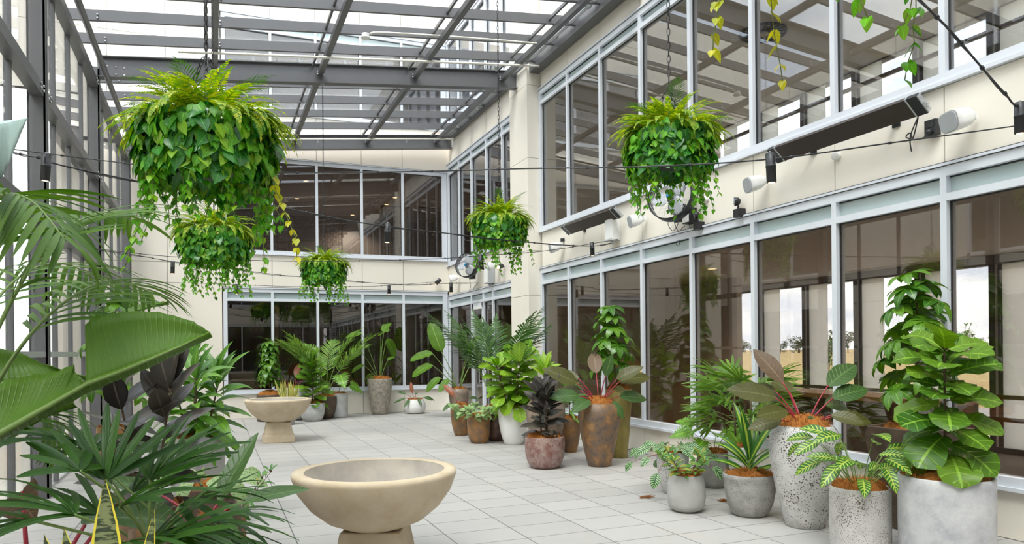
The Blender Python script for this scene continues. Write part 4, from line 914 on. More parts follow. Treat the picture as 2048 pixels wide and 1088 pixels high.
# white bird of paradise: the huge paddle leaf that crosses the foreground
q = at(-120, 900, 2.0)
pl = Plant('potted_bird_of_paradise', V((q.x, q.y, 0)), 'giant bird of paradise whose huge torn paddle leaf crosses the left foreground', 'tulip', .17, .5, P['rust'], seed=51)
def blade(mid, edge, mat, name='leaf', nc=6, sag=.02, thick=.0012, back=None):
    """a leaf half between midrib points and edge points (u, v, depth)"""
    mp_, ep = [at(*a) - pl.root.location for a in mid], [at(*a) - pl.root.location for a in edge]
    def sample(a, t): x = t * (len(a) - 1); i = min(int(x), len(a) - 2); return a[i].lerp(a[i + 1], x - i)
    n = 22; mb = MB()
    for i in range(n + 1):
        t = i / n; a, b = sample(mp_, t), sample(ep, t); nr = (b - a).cross(mp_[-1] - mp_[0]).normalized()
        for j in range(nc + 1):
            c = j / nc; mb.v.append(tuple(a.lerp(b, c) + nr * (sag * math.sin(PI * c) + .0035 * math.sin(26 * PI * t) * c)))
    for i in range(n):
        for j in range(nc):
            k = i * (nc + 1) + j; mb.quadface([k, k + 1, k + nc + 2, k + nc + 1], [(i / n, .5 + j / nc / 2), (i / n, .5 + (j + 1) / nc / 2), ((i + 1) / n, .5 + (j + 1) / nc / 2), ((i + 1) / n, .5 + j / nc / 2)])
    o = pl.part(mb, name, L[mat]); sm = o.modifiers.new('thickness', 'SOLIDIFY'); sm.thickness = thick; return o
big = blade([(172, 768, 2.32), (235, 745, 2.38), (300, 718, 2.45), (365, 690, 2.53), (418, 664, 2.60)],
            [(170, 650, 2.42), (192, 632, 2.44), (255, 622, 2.5), (320, 624, 2.56), (385, 642, 2.6), (420, 664, 2.61)], 'banana')
blade([(-60, 905, 2.05), (0, 866, 2.1), (60, 832, 2.17), (120, 798, 2.25), (172, 768, 2.32)], [(-60, 812, 2.15), (0, 765, 2.2), (60, 750, 2.27), (110, 745, 2.3), (148, 728, 2.34), (150, 745, 2.34), (174, 766, 2.33)], 'banana')
blade([(-60, 905, 2.05), (60, 832, 2.17), (172, 768, 2.32), (300, 718, 2.45), (418, 664, 2.60)], [(-60, 900, 2.3), (60, 838, 2.42), (180, 776, 2.55), (300, 727, 2.62), (418, 667, 2.62)], 'banana')
mr = MB(); mr.tube([at(*a) - pl.root.location for a in ((-60, 906, 2.05), (0, 867, 2.1), (60, 833, 2.17), (120, 799, 2.25), (172, 769, 2.32), (235, 746, 2.38), (300, 719, 2.45), (365, 691, 2.53), (416, 666, 2.6))], [.011, .010, .009, .008, .007, .006, .005, .003, .001], 7); mr.obj('midrib', M['stem'], big)
blade([(-60, 800, 2.7), (0, 765, 2.75), (80, 752, 2.8), (150, 748, 2.85), (172, 752, 2.85)], [(-60, 690, 2.75), (0, 697, 2.8), (40, 705, 2.82), (80, 725, 2.85), (168, 752, 2.86)], 'banana')
blade([(40, 830, 2.75), (80, 815, 2.75), (120, 800, 2.75), (150, 790, 2.75)], [(40, 870, 2.75), (90, 835, 2.75), (120, 825, 2.75), (155, 815, 2.75)], 'banana')
blade([(-60, 240, 1.9), (-20, 245, 1.95), (20, 240, 2.0), (54, 236, 2.0)], [(-60, 430, 1.85), (-25, 380, 1.9), (8, 350, 1.95), (54, 238, 2.0)], 'glauc', sag=.01)
blade([(200, 648, 3.6), (250, 628, 3.7), (300, 612, 3.8), (336, 602, 3.85)], [(200, 652, 3.7), (250, 618, 3.9), (300, 604, 4.0), (336, 603, 3.9)], 'banana')
st = MB()
for e in ((-60, 906, 2.05), (-60, 800, 2.7), (-60, 330, 1.9)):
    t = at(*e) - pl.root.location; st.tube([V((0, 0, pl.top)), V((t.x * .3 - .05, t.y * .3, (pl.top + t.z) / 2)), t], [.018, .013, .010], 7)
pl.part(st, 'leaf_stalk', M['stem'])
# copper philodendron at lower left
q = at(60, 1000, 2.75)
pl = Plant('potted_philodendron', V((q.x, q.y, 0)), 'burgundy philodendron with a copper leaf back and crimson stalks low at the left edge', 'tulip', .17, .55, P['brown'], seed=52)
stalked(pl, [(1.9, 1.45, .52, .34, -.25), (2.9, 1.3, .5, .36, .1), (.1, 1.25, .45, .34, .0), (.9, 1.2, .4, .34, .2), (3.6, 1.0, .35, .3, .0), (-.7, 1.1, .3, .3, -.5)], .55, 'ovate', 'phildark', 'redstem', .012, .6, 9, 2, .3, .05, .02, alt={0: 'copper', 1: 'copper'})
# ================================================================ HANGING BASKETS
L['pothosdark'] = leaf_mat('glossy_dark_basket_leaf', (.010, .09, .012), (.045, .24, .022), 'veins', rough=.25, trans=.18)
L['ivy'] = leaf_mat('yellow_vine_leaf', (.35, .42, .02), (.62, .55, .03), 'veins', rough=.4, trans=.35)
def chain_links(mb, a, b, step=.05, R_=.0125, r=.0032):
    d = b - a; n = max(1, int(d.length / step)); d.normalize(); o = d.orthogonal().normalized(); o2 = d.cross(o)
    for i in range(n): mb.torus(a + d * (step * (i + .5)), o if i % 2 else o2, R_, r, 10, 5, 0, step * .66 / R_ if 1 else 1, d)
GB = 'hanging baskets of greenery'
def basket(loc, label, sc=1.0, seed=1, nleaf=620, vines=22, vlen=(.18, .42), extra=(), top=None):
    R.seed(seed); x, y, z = loc
    root = empty('hanging_basket', loc, label, 'hanging basket', GB)
    mb = MB(); mb.lathe([(.03, -.25 * sc), (.15 * sc, -.235 * sc), (.24 * sc, -.15 * sc), (.285 * sc, -.02 * sc), (.29 * sc, .02 * sc), (.27 * sc, .02 * sc), (.26 * sc, -.02 * sc), (.02, -.04 * sc)], 36); mb.obj('bowl', M['black'], root)
    ch = MB(); g = .62 * sc
    top = top if top is not None else zr(x) - .14 - z
    for k in range(3):
        a = 2.1 * k + .5; chain_links(ch, V((.27 * sc * math.cos(a), .27 * sc * math.sin(a), .01)), V((0, 0, g)))
    chain_links(ch, V((0, 0, g)), V((0, 0, top)), .055); ch.obj('chain', M['blackmetal'], root)
    MB().torus(V((0, 0, top - .02)), V((0, 1, 0)), .022, .005, 14, 6).box(-.03, .03, -.03, .03, top, top + .012).obj('hook', M['galv'], root)
    def rad(h):
        T = [(-.36, .36), (-.2, .42), (0, .45), (.12, .42), (.22, .32), (.32, .15)]
        for (a, p), (b, q) in zip(T, T[1:]):
            if h <= b: return (p + (q - p) * (h - a) / (b - a)) * sc
        return T[-1][1] * sc
    fo, fd = MB(), MB()
    for i in range(int(nleaf * 1.5)):
        az = R.random() * 2 * PI; h = .13 - .40 * R.random() ** .9; rr = rad(h) * R.uniform(.80, 1.03)
        o = V((math.cos(az), math.sin(az), 0)); tn = V((-o.y, o.x, 0))
        p = o * rr + V((0, 0, h * sc)); d = o * R.uniform(.15, .7) - UPV * R.uniform(.35, 1.1) + tn * R.uniform(-.7, .7)
        big = R.random() < .22; l = R.uniform(.065, .10) * (1.4 if big else 1) * sc
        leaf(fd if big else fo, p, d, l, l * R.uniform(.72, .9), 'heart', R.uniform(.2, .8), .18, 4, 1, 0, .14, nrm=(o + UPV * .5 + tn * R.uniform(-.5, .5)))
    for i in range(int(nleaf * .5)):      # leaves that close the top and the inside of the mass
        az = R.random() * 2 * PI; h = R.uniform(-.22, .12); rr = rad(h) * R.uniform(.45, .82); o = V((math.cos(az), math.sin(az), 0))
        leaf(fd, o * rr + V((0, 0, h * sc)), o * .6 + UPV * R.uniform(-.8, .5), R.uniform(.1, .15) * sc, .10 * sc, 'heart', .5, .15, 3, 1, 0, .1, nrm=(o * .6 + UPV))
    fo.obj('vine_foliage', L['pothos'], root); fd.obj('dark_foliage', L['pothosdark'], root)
    fe = MB()
    for i in range(96):
        az = i * 2.399 + R.uniform(-.3, .3); t = i / 95; q = (.02 + .27 * t) * sc
        frond(fe, V((q * math.cos(az), q * math.sin(az), .10 * sc)), dirv(az, 1.5 - .95 * t + R.uniform(-.2, .2)), R.uniform(.40, .55) * sc * (1 - .25 * t), R.uniform(1.0, 1.7) + .5 * t, 19, .085 * sc, .019 * sc, 1.25, .3, .003, .2, .12, 2, 0, 0, 'lance', lambda tt: (1 - tt) ** .7 * .95 + .1)
    for i in range(34):                   # a skirt of fern over the shoulder
        az = i * 2.399 * 1.3; o = V((math.cos(az), math.sin(az), 0))
        frond(fe, o * R.uniform(.28, .38) * sc + V((0, 0, R.uniform(.10, .2) * sc)), o + UPV * R.uniform(-.3, .5), R.uniform(.2, .32) * sc, 1.3, 16, .075 * sc, .017 * sc, 1.25, .3, .003, .1, .1, 2, 0, 0, 'lance', lambda tt: (1 - tt) ** .7 * .95 + .1)
    fe.obj('fern_fronds', L['fern'], root)
    fp = MB()
    for i in range(7):
        az = i * 2.399 + 1; frond(fp, V((0, 0, .05)), dirv(az, R.uniform(.8, 1.4)), R.uniform(.55, .7) * sc, R.uniform(.8, 1.3), 14, .15 * sc, .009, 1.0, .3, .003, .45, .1, 2, 0, 0)
    fp.obj('palm_fronds', L['palmdark'], root)
    vs = [(k * 2.399 + R.uniform(-.2, .2), R.uniform(*vlen), 'pothos') for k in range(vines)] + list(extra)
    for az, ln, mt in vs:
        o = V((math.cos(az), math.sin(az), 0)); r0 = R.uniform(.30, .42) * sc; mb = MB(); pts = [o * r0 * .8 + V((0, 0, -.1 * sc)), o * r0 * 1.02 + V((0, 0, -.18 * sc))]
        q = pts[-1].copy(); n = max(3, int(ln / .055)); sx = V((R.uniform(-.02, .02), R.uniform(-.02, .02), 0))
        for i in range(n): q = q + V((0, 0, -ln * 1.0 / n)) + sx + V((R.uniform(-.012, .012), R.uniform(-.012, .012), 0)); pts.append(q.copy())
        mb.tube(pts, .0025, 4, 1)
        for i, p in enumerate(pts[1:]):
            for sg in (0, 1):
                a = R.random() * 6.28; l = R.uniform(.055, .085) * sc * (1 - .25 * i / n); d = V((math.cos(a), math.sin(a), -.75)); leaf(mb, p, d, l, l * .8, 'heart', .5, .18, 4, 1, 0, .14, nrm=d.cross(V((-d.y, d.x, 0))) * -1 if 0 else V((d.x * .6, d.y * .6, 1)))
        mb.obj('trailing_vine', [L[mt], M['vine']], root)
    return root
basket((-.02, 4.82, 2.84), 'largest hanging basket of ferns and trailing vines, nearest the left glass wall', 0.90, 101, 800, 34, (.12, .36), ((-.35, .56, 'ivy'), (-.28, .6, 'pothos'), (-.1, .5, 'pothos'), (-.5, .42, 'pothos'), (2.6, .55, 'pothos'), (2.8, .6, 'pothos'), (3.0, .45, 'pothos'), (2.4, .4, 'pothos')))
basket((.03, 9.1, 2.86), 'hanging basket partly hidden below and behind the largest basket on the left', .88, 102, 640, 34, (.2, .5))
basket((1.86, 13.3, 3.04), 'small far hanging basket in front of the upper windows of the back wall', .86, 103, 600, 32, (.2, .5))
basket((3.62, 9.2, 3.24), 'hanging basket in front of the pier and the far wall fan', .82, 104, 640, 34, (.2, .48))
basket((3.43, 4.95, 3.20), 'hanging basket in front of the right wall fan, fern crown and dangling vines', .80, 105, 700, 36, (.15, .42))
basket((2.03, 1.80, 3.42), 'overhead hanging basket of which only vine tips show at the top right', .9, 106, 500, 16, (.2, .4), ((2.6, .72, 'ivy'), (2.9, .70, 'pothos'), (2.3, .68, 'ivy'), (-.35, .74, 'pothos'), (-.5, .66, 'pothos')))
# ================================================================ FESTOON CABLES AND SPOTLIGHTS
def smooth(pts, k=6):
    n = len(pts) - 1; out = []
    for i in range(n):
        a, b, c, d = pts[max(0, i - 1)], pts[i], pts[i + 1], pts[min(n, i + 2)]
        for j in range(k):
            t = j / k; out.append(.5 * ((2 * b) + (c - a) * t + (2 * a - 5 * b + 4 * c - d) * t * t + (3 * b - a - 3 * c + d) * t ** 3))
    return out + [pts[-1]]
def cable(px, label, r=.006, twin=0.0):
    pts = smooth([p if isinstance(p, V) else at(*p) for p in px]); mb = MB(); mb.tube(pts, r, 6)
    if twin: mb.tube([p + V((0, 0, -twin * math.sin(i * .35) ** 2)) for i, p in enumerate(pts)], r * .55, 5)
    for i in range(4, len(pts) - 2, 5):
        d = (pts[i + 1] - pts[i]).normalized(); mb.lathe([(r * 1.9, -.01), (r * 1.9, .01)], 8, pts[i], 0, d)
    return tag(mb.obj('festoon_cable', M['black']), label, 'cable', 'festoon cables over the courtyard')
PL = lambda u, v: on_x(u, v, XL + .09)
cable([PL(14, 297), (180, 318, 7.0), (330, 334, 6.6), (560, 345, 6.2), (755, 344, 5.9), (887, 342, 5.7), (1060, 337, 5.5), (1300, 333, 5.2), (1543, 318, 5.0), (1780, 286, 5.1), on_x(2075, 246, XN - .02)], 'black cable crossing the courtyard in front of the right hand basket', .0055)
cable([PL(8, 301), (60, 312, 5.6), (90, 318, 5.5), (120, 330, 5.6), (262, 360, 6.1), (400, 385, 6.5), (540, 410, 7.0), (680, 438, 7.4), (774, 453, 7.7), (870, 464, 8.3), (1000, 479, 9.2), (1100, 488, 10.0), (1185, 492, 10.8), on_x(1222, 486, XN - .06)], 'black cable running diagonally from the left posts to the white box on the right wall', .0065, .012)
cable([PL(186, 498), (270, 510, 11.8), (345, 523, 12.1), (448, 536, 12.6), (560, 550, 13.2), (651, 557, 14.0), (760, 567, 14.6), (840, 569, 14.7), (902, 566, 14.6), on_x(958, 566, XF - .02)], 'black cable from the second left post sagging towards the far fan', .006, .02)
cable([PL(190, 497), (340, 513, 11.3), (560, 522, 11.0), (700, 522, 10.6), (800, 520, 10.2), (905, 516, 9.9), (963, 511, 9.7), (1090, 502, 10.2), on_x(1238, 478, XN - .02)], 'thin black cable passing level in front of the far hanging basket', .005)
cable([PL(247, 563), (340, 565, 15.5), (473, 569, 14.7), (580, 573, 14.9), (700, 573, 15.4), (778, 571, 16.0), on_y(878, 563, YB - .03)], 'lowest black cable just above the lower windows of the back wall', .005)
cable([(1770, -80, 3.2), (1840, 0, 3.6), (1905, 66, 3.9), (1955, 125, 4.15), (2010, 187, 4.5), (2040, 212, 4.7), (2110, 190, 5.2), on_x(2180, 150, XN - .02)], 'black cable slanting across the top right corner of the view', .0065, .014)
spot_lens = M['warm']
def spotlight(u, v, D, label, tilt=(0, 0)):
    c = at(u, v, D); root = empty('spotlight', c - V((0, 0, .10)), label, 'spotlight', 'black spotlights on the festoon cables'); root.rotation_euler = (tilt[0], tilt[1], 0)
    MB().lathe([(.030, .0), (.033, .002), (.033, .105), (.0345, .105), (.0345, .118), (.033, .118), (.033, .196), (.030, .20)], 24).obj('housing', M['black'], root)
    MB().lathe([(.0352, .108), (.0352, .114)], 24).obj('collar', M['blackmetal'], root)
    MB().box(-.006, .006, -.0345, -.030, .13, .175).obj('slot', M['gasket'], root)
    MB().lathe([(.022, -.001), (.022, .004)], 20).obj('lens', spot_lens, root)
    MB().torus(V((0, 0, .205)), V((0, 1, 0)), .009, .0025, 10, 5).obj('hanger', M['galv'], root)
for a in ((90, 335, 5.5, 'black spotlight on the cable in front of the nearest left steel post', (.05, .06)), (345, 535, 12.1, 'small black spotlight hanging before the cream back wall left of the baskets', (.02, .03)),
          (448, 545, 12.6, 'black spotlight half hidden under the vines of the second left basket'), (473, 578, 14.7, 'small black spotlight above the left end of the lower back window'),
          (651, 567, 14.0, 'black spotlight hidden among the vines of the small far basket'), (774, 466, 7.7, 'black spotlight hanging in front of the upper back windows', (.0, .06)),
          (778, 579, 16.0, 'small black spotlight above the right half of the lower back window'), (902, 575, 14.6, 'black spotlight just left of the far wall fan'),
          (963, 525, 9.7, 'black spotlight hanging directly before the far wall fan', (.0, -.06)), (1185, 498, 10.8, 'black spotlight between the pier and the white electrical box', (.0, -.05)),
          (1543, 336, 5.0, 'big black spotlight under the long heater on the right wall', (.0, -.05)), (2040, 236, 4.7, 'black spotlight at the right edge beside the upper speaker')): spotlight(*a)
# ================================================================ WALL FIXTURES
HT = []
def heater(u0, v0, u1, v1, label, off=.18):
    a, b = on_x(u0, v0, XN - off), on_x(u1, v1, XN - off); a.z = b.z = (a.z + b.z) / 2
    root = empty('radiant_heater', (a + b) / 2, label, 'heater', 'dark heater bars on the right wall'); HT.append(root); hl = abs(a.y - b.y) / 2
    tl = V((-.10, 0, -.045)); n = V((.045, 0, -.10)).normalized()     # slanted face
    s = [V((-.085, 0, .05)), V((.06, 0, -.075)), V((.095, 0, -.04)), V((-.05, 0, .085))]
    s = [V((p.x, 0, p.z)) for p in s]
    MB().prism(s, V((0, -hl + .10, 0)), V((0, hl - .10, 0))).obj('panel', M['heat'], root)
    for sg in (-1, 1):
        y0, y1 = sorted((sg * hl, sg * (hl - .10))); MB().prism([p * 1.03 for p in s], V((0, y0, 0)), V((0, y1, 0))).obj('end_cap', M['blackmetal'], root)
        y0, y1 = sorted((sg * (hl - .10), sg * (hl - .115))); MB().prism([p * 1.08 for p in s], V((0, y0, 0)), V((0, y1, 0))).obj('trim_band', M['galv'], root)
        y0 = sg * hl; MB().prism([p * .95 for p in s], V((0, y0, 0)), V((0, y0 + sg * .012, 0))).box(-.03, -.0, y0, y0 + sg * .03, .0, .03).box(.02, .045, y0, y0 + sg * .025, -.03, 0).obj('end_plate', M['galv'], root)
    for y in (-hl * .55, hl * .55): MB().box(.03, off - .005, y - .02, y + .02, -.02, .02).box(off - .015, off - .003, y - .04, y + .04, -.07, .07).obj('bracket', M['blackmetal'], root)
M['heat'] = plain('dark_brown_heater_panel', (.045, .032, .027), .45, .3)
heater(1546, 308, 1846, 212, 'long dark radiant heater bar under the upper windows nearest the camera')
heater(1130, 461, 1236, 425, 'shorter looking dark heater bar near the pier on the right wall')
def on_wall(u, v, off=0, X=XN): return on_x(u, v, X - off)
def speaker(u, v, label, X=XN, yaw=-.32, s=1.0):
    c = on_wall(u, v, .16, X); root = empty('wall_speaker', c, label, 'speaker', 'white speakers on the right wall'); root.rotation_euler = (0, -.25, yaw)
    w, h, dp = .115 * s, .085 * s, .11 * s
    def rr(x, k): return [V((x, w * k * math.copysign(abs(math.cos(t)) ** .55, math.cos(t)), h * k * math.copysign(abs(math.sin(t)) ** .55, math.sin(t)))) for t in [2 * PI * i / 28 for i in range(28)]]
    mb = MB(); b = 0; rings = [rr(-dp, 1), rr(-dp * .6, 1.02), rr(dp * .3, .86), rr(dp * .8, .5)]
    for g in rings: mb.v += [tuple(p) for p in g]
    for i in range(3):
        for k in range(28): j = (k + 1) % 28; mb.quadface([i * 28 + k, i * 28 + j, (i + 1) * 28 + j, (i + 1) * 28 + k])
    mb.quadface(list(range(28))); mb.quadface([84 + k for k in range(28)][::-1]); mb.obj('cabinet', M['white'], root)
    mb = MB(); mb.prism(rr(0, .9), V((-dp - .008, 0, 0)), V((-dp + .002, 0, 0))); mb.obj('grille', M['greywhite'], root)
    MB().box(dp * .5, .135, -.012, .012, -.03, .03).lathe([(.035, 0), (.035, .03)], 16, V((dp * .5, 0, 0)), 0, V((1, 0, 0))).obj('bracket', M['white'], root)
speaker(1513, 366, 'white speaker beside the big spotlight under the long heater')
speaker(1922, 238, 'large looking white speaker at the right end of the cream band')
speaker(1274, 440, 'white speaker just left of the right wall fan')
speaker(1112, 494, 'white speaker closest to the pier on the right wall')
speaker(987, 531, 'white speaker half hidden behind the small lit lamp by the pier', XF)
speaker(908, 556, 'white speaker below the far fan near the wall corner', XF)
def fan_unit(u, v, X, rad, label, yaw, off=.34, pitch=.15):
    c = on_wall(u, v, off, X); root = empty('wall_fan', c, label, 'fan', 'caged wall fans'); HT.append(root); root.rotation_euler = (0, pitch, yaw)
    ax = V((-1, 0, 0))
    MB().lathe([(rad, -.09), (rad * 1.02, -.085), (rad * 1.02, .06), (rad, .065), (rad * .97, .06), (rad * .97, -.085), (rad, -.09)], 48, V(), 0, ax, False).obj('drum', M['blackmetal'], root)
    g = MB()
    for k in range(10): g.torus(V((-.075, 0, 0)), ax, rad * (.18 + .08 * k), .0022, 40, 4)
    for k in range(18):
        a = 2 * PI * k / 18; g.tube([V((-.085, .05 * math.cos(a), .05 * math.sin(a))), V((-.075, rad * math.cos(a), rad * math.sin(a)))], .002, 4)
    g.obj('wire_grille', M['galv'], root)
    MB().lathe([(.034, .0), (.03, .012), (.01, .016)], 20, V((-.08, 0, 0)), 0, ax).obj('hub_badge', M['bluebadge'], root)
    for k in range(3):
        bl = MB(); n = 8; a0 = 2 * PI * k / 3
        for i in range(n + 1):
            q = .06 + (rad * .9 - .06) * i / n; wv = .05 + .11 * math.sin(PI * min(1, i / n * .85 + .1))
            for j in range(5):
                t = (j / 4 - .5); aa = a0 + t * wv / max(q, .08) * 1.6; bl.v.append((.0 + t * .07, q * math.cos(aa), q * math.sin(aa)))
        for i in range(n):
            for j in range(4): e = i * 5 + j; bl.quadface([e, e + 1, e + 6, e + 5])
        bo = bl.obj('blade', M['alu'], root); m_ = bo.modifiers.new('thickness', 'SOLIDIFY'); m_.thickness = .003
    MB().lathe([(.06, -.14), (.07, -.13), (.07, -.03), (.05, -.01)], 20, V(), 0, ax).obj('motor', M['black'], root)
    MB().tube([V((.12, 0, 0)), V((.2, 0, -.08)), V((off - .02, 0, -.12))], .018, 8).box(off - .05, off - .02, -.07, .07, -.24, .0).obj('wall_bracket', M['black'], root)
M['bluebadge'] = plain('blue_badge', (.02, .18, .36), .4); M['alu'] = plain('aluminium_blade', (.50, .52, .54), .5, .3)
fan_unit(1342, 395, XN, .30, 'round caged wall fan behind the vines of the right hand basket', .55)
fan_unit(934, 531, XF, .27, 'far caged wall fan with a blue badge next to the corner', .75)
def cable_bit(px, X, k, r=.006):
    o = MB().tube(smooth([on_x(u, v, X - q) for u, v, q in px]), r, 6).obj('power_cord', M['black'], HT[k]); o.matrix_parent_inverse = (Matrix.Translation(HT[k].location) @ HT[k].rotation_euler.to_matrix().to_4x4()).inverted()
cable_bit([(1837, 232, .12), (1824, 262, .08), (1820, 282, .05), (1823, 303, .03)], XN, 0)
cable_bit([(1866, 262, .07), (1848, 275, .04), (1826, 279, .03), (1812, 274, .03), (1820, 266, .04), (1826, 276, .05), (1836, 236, .1)], XN, 0)
cable_bit([(1340, 435, .2), (1336, 448, .06), (1346, 462, .03), (1356, 446, .03), (1346, 432, .04), (1352, 455, .03), (1360, 470, .02), (1352, 486, .02), (1358, 490, .02), (1362, 460, .02), (1370, 452, .06)], XN, 2, .005)
cable_bit([(938, 555, .2), (941, 572, .03), (936, 590, .02), (944, 596, .02), (948, 576, .02), (956, 566, .04)], XF, 3)
def wall_box(u, v, w, h, d, X, name, label, cat, mat, extra=None):
    c = on_x(u, v, X - d / 2 - .002); root = empty(name, c, label, cat)
    MB().box(-d / 2, d / 2, -w / 2, w / 2, -h / 2, h / 2).obj('housing', M[mat], root, bevel=.006)
    if extra: extra(root, w, h, d)
    return root
def ex_socket(root, w, h, d):
    MB().box(-d / 2 - .006, -d / 2, -w * .38, w * .38, 0, h * .42).obj('switch_plate', M['gasket'], root); MB().lathe([(.022, 0), (.022, .035), (.012, .05)], 12, V((-d / 2, -.01, -h * .25)), 0, V((-1, 0, -.3))).obj('plug', M['black'], root)
wall_box(1865, 256, .11, .14, .07, XN, 'power_socket', 'black weatherproof socket between the long heater and a white speaker', 'socket', 'black', ex_socket)
def ex_box(root, w, h, d):
    MB().box(-d / 2 - .008, -d / 2, -w * .44, w * .44, -h * .44, h * .44).obj('lid', M['white'], root, bevel=.004); MB().lathe([(.022, 0), (.022, .05)], 12, V((0, .02, -h / 2)), 0, V((0, 0, -1))).obj('conduit_gland', M['galv'], root)
wall_box(1225, 459, .24, .36, .14, XN, 'electrical_box', 'white electrical enclosure under the heater near the pier', 'electrical box', 'white', ex_box)
wall_box(979, 552, .26, .34, .16, XF, 'electrical_box', 'grey and black framed box on the wall beside the far fan', 'electrical box', 'greywhite', ex_box)
wall_box(1379, 432, .16, .20, .12, XN, 'electrical_box', 'black junction box right of the right wall fan', 'electrical box', 'black', ex_box)
wall_box(1125, 480, .06, .06, .06, XN, 'power_socket', 'small black socket under the heater near the pier', 'socket', 'black')
def floodlight(u, v, label):
    c = on_x(u, v, XN - .05); root = empty('security_light', c, label, 'security light', 'black security lamps on the right wall')
    MB().box(-.05, .045, -.06, .06, -.07, .03).obj('sensor_body', M['blackmetal'], root, bevel=.006)
    MB().tube([V((-.02, 0, .03)), V((-.02, .0, .09))], .012, 8).obj('arm', M['black'], root)
    hd = MB(); hd.lathe([(.02, -.05), (.045, -.03), (.055, .02), (.05, .025)], 18, V((-.03, .02, .12)), 0, V((-.8, .5, -.1))); h = hd.obj('lamp_head', M['blackmetal'], root)
    MB().lathe([(.044, .024), (.044, .028)], 18, V((-.03, .02, .12)), 0, V((-.8, .5, -.1))).obj('lens', M['greywhite'], h)
floodlight(1479, 423, 'black security lamp above the frosted panes right of the fan')
floodlight(1398, 449, 'black security lamp close beside the junction box of the fan')
tag(MB().lathe([(.04, 0), (.045, .01), (.04, .05), (.02, .06)], 20, on_x(1676, 313, XN), 0, V((-1, 0, 0))).obj('sensor', M['white']), 'small round white sensor below the long heater', 'sensor')
tag(MB().lathe([(.035, 0), (.035, .02), (.03, .05)], 18, on_x(1415, 398, XN), 0, V((-1, 0, 0))).obj('sensor', M['white']), 'small round white sensor right of the right wall fan', 'sensor')
def small_spot(c, dr, label):
    root = empty('wall_spotlight', c, label, 'spotlight'); dr = dr.normalized()
    h = MB(); h.lathe([(.04, -.09), (.05, -.08), (.05, .09), (.045, .09)], 20, V(), 0, dr); h.obj('housing', M['black'], root)
    MB().lathe([(.04, .088), (.04, .092)], 18, V(), 0, dr).obj('lens', M['warm'], root)
    MB().tube([-dr * .02, V((.1, .0, .0))], .012, 8).obj('arm', M['black'], root)
small_spot(on_x(1000, 533, XF - .12), V((-.7, -.6, -.25)), 'small lit lamp aimed into the courtyard beside the pier')
small_spot(on_y(876, 563, YB - .14), V((-.5, .1, -.5)), 'small dark lamp on the back wall left of the corner')
# sprinkler pipes under the roof
def pipe(pts, label, r=.022, mat='pipe', stubs=()):
    root = MB().tube(pts, r, 10).obj('sprinkler_pipe', M[mat]); tag(root, label, 'pipe', 'pipes under the roof')
    if stubs:
        sm = MB()
        for p in stubs: sm.tube([p, p + V((0, 0, -.07))], .010, 6).lathe([(.018, 0), (.018, .008)], 8, p + V((0, 0, -.08)))
        sm.obj('sprinkler_heads', M['galv'], root)
    return root
def zp(x): return zr(x) - .035
pipe([V((.0 - .45, 12.3, zp(-.45))), V((5.55, 12.3, zp(5.55))), V((5.66, 12.3, zp(5.6))), V((5.66, 12.3, 6.9))][:3], 'cream sprinkler pipe crossing under the rafters before the main roof beam', .02, 'pipe', [V((x, 12.3, zp(x))) for x in (1.0, 2.3, 4.6)])
pipe([V((.6, 17.3, zp(.6))), V((5.6, 17.3, zp(5.6)))], 'cream sprinkler pipe crossing under the rafters close to the back wall', .02, 'pipe', [V((x, 17.3, zp(x))) for x in (2.3, 4.4)])
rp = pipe([V((5.56, 9.3, 7.0)), V((5.56, 12.6, 7.0)), V((5.56, 17.9, 7.0))], 'galvanised main pipe along the top of the right wall', .035, 'galv')
cl = MB()
for y in (10.2, 11.4, 13.9, 15.4, 16.8): cl.lathe([(.05, -.03), (.05, .03)], 12, V((5.56, y, 7.0)), 0, V((0, 1, 0))).tube([V((5.56, y + .1, 7.0)), V((5.56, y + .1, 7.25))], .006, 5)
cl.obj('pipe_clamps', M['galv'], rp)
dp = pipe(smooth([V((2.35, 11.5, zp(2.35) + .1)), V((2.6, 11.5, zp(2.6) + .13)), V((4.0, 11.5, zp(4.0) + .12)), V((5.4, 11.5, zp(5.4) + .08))]), 'thin cream conduit to the white smoke detector under the roof glass', .014, 'pipe')
det = tag(MB().lathe([(.02, -.06), (.07, -.05), (.075, -.03), (.045, -.02), (.06, 0), (.06, .02), (.03, .03)], 20, V((2.28, 11.5, zp(2.3) + .07))).obj('smoke_detector', M['white']), 'white smoke detector under the roof glass left of a rafter', 'smoke detector')
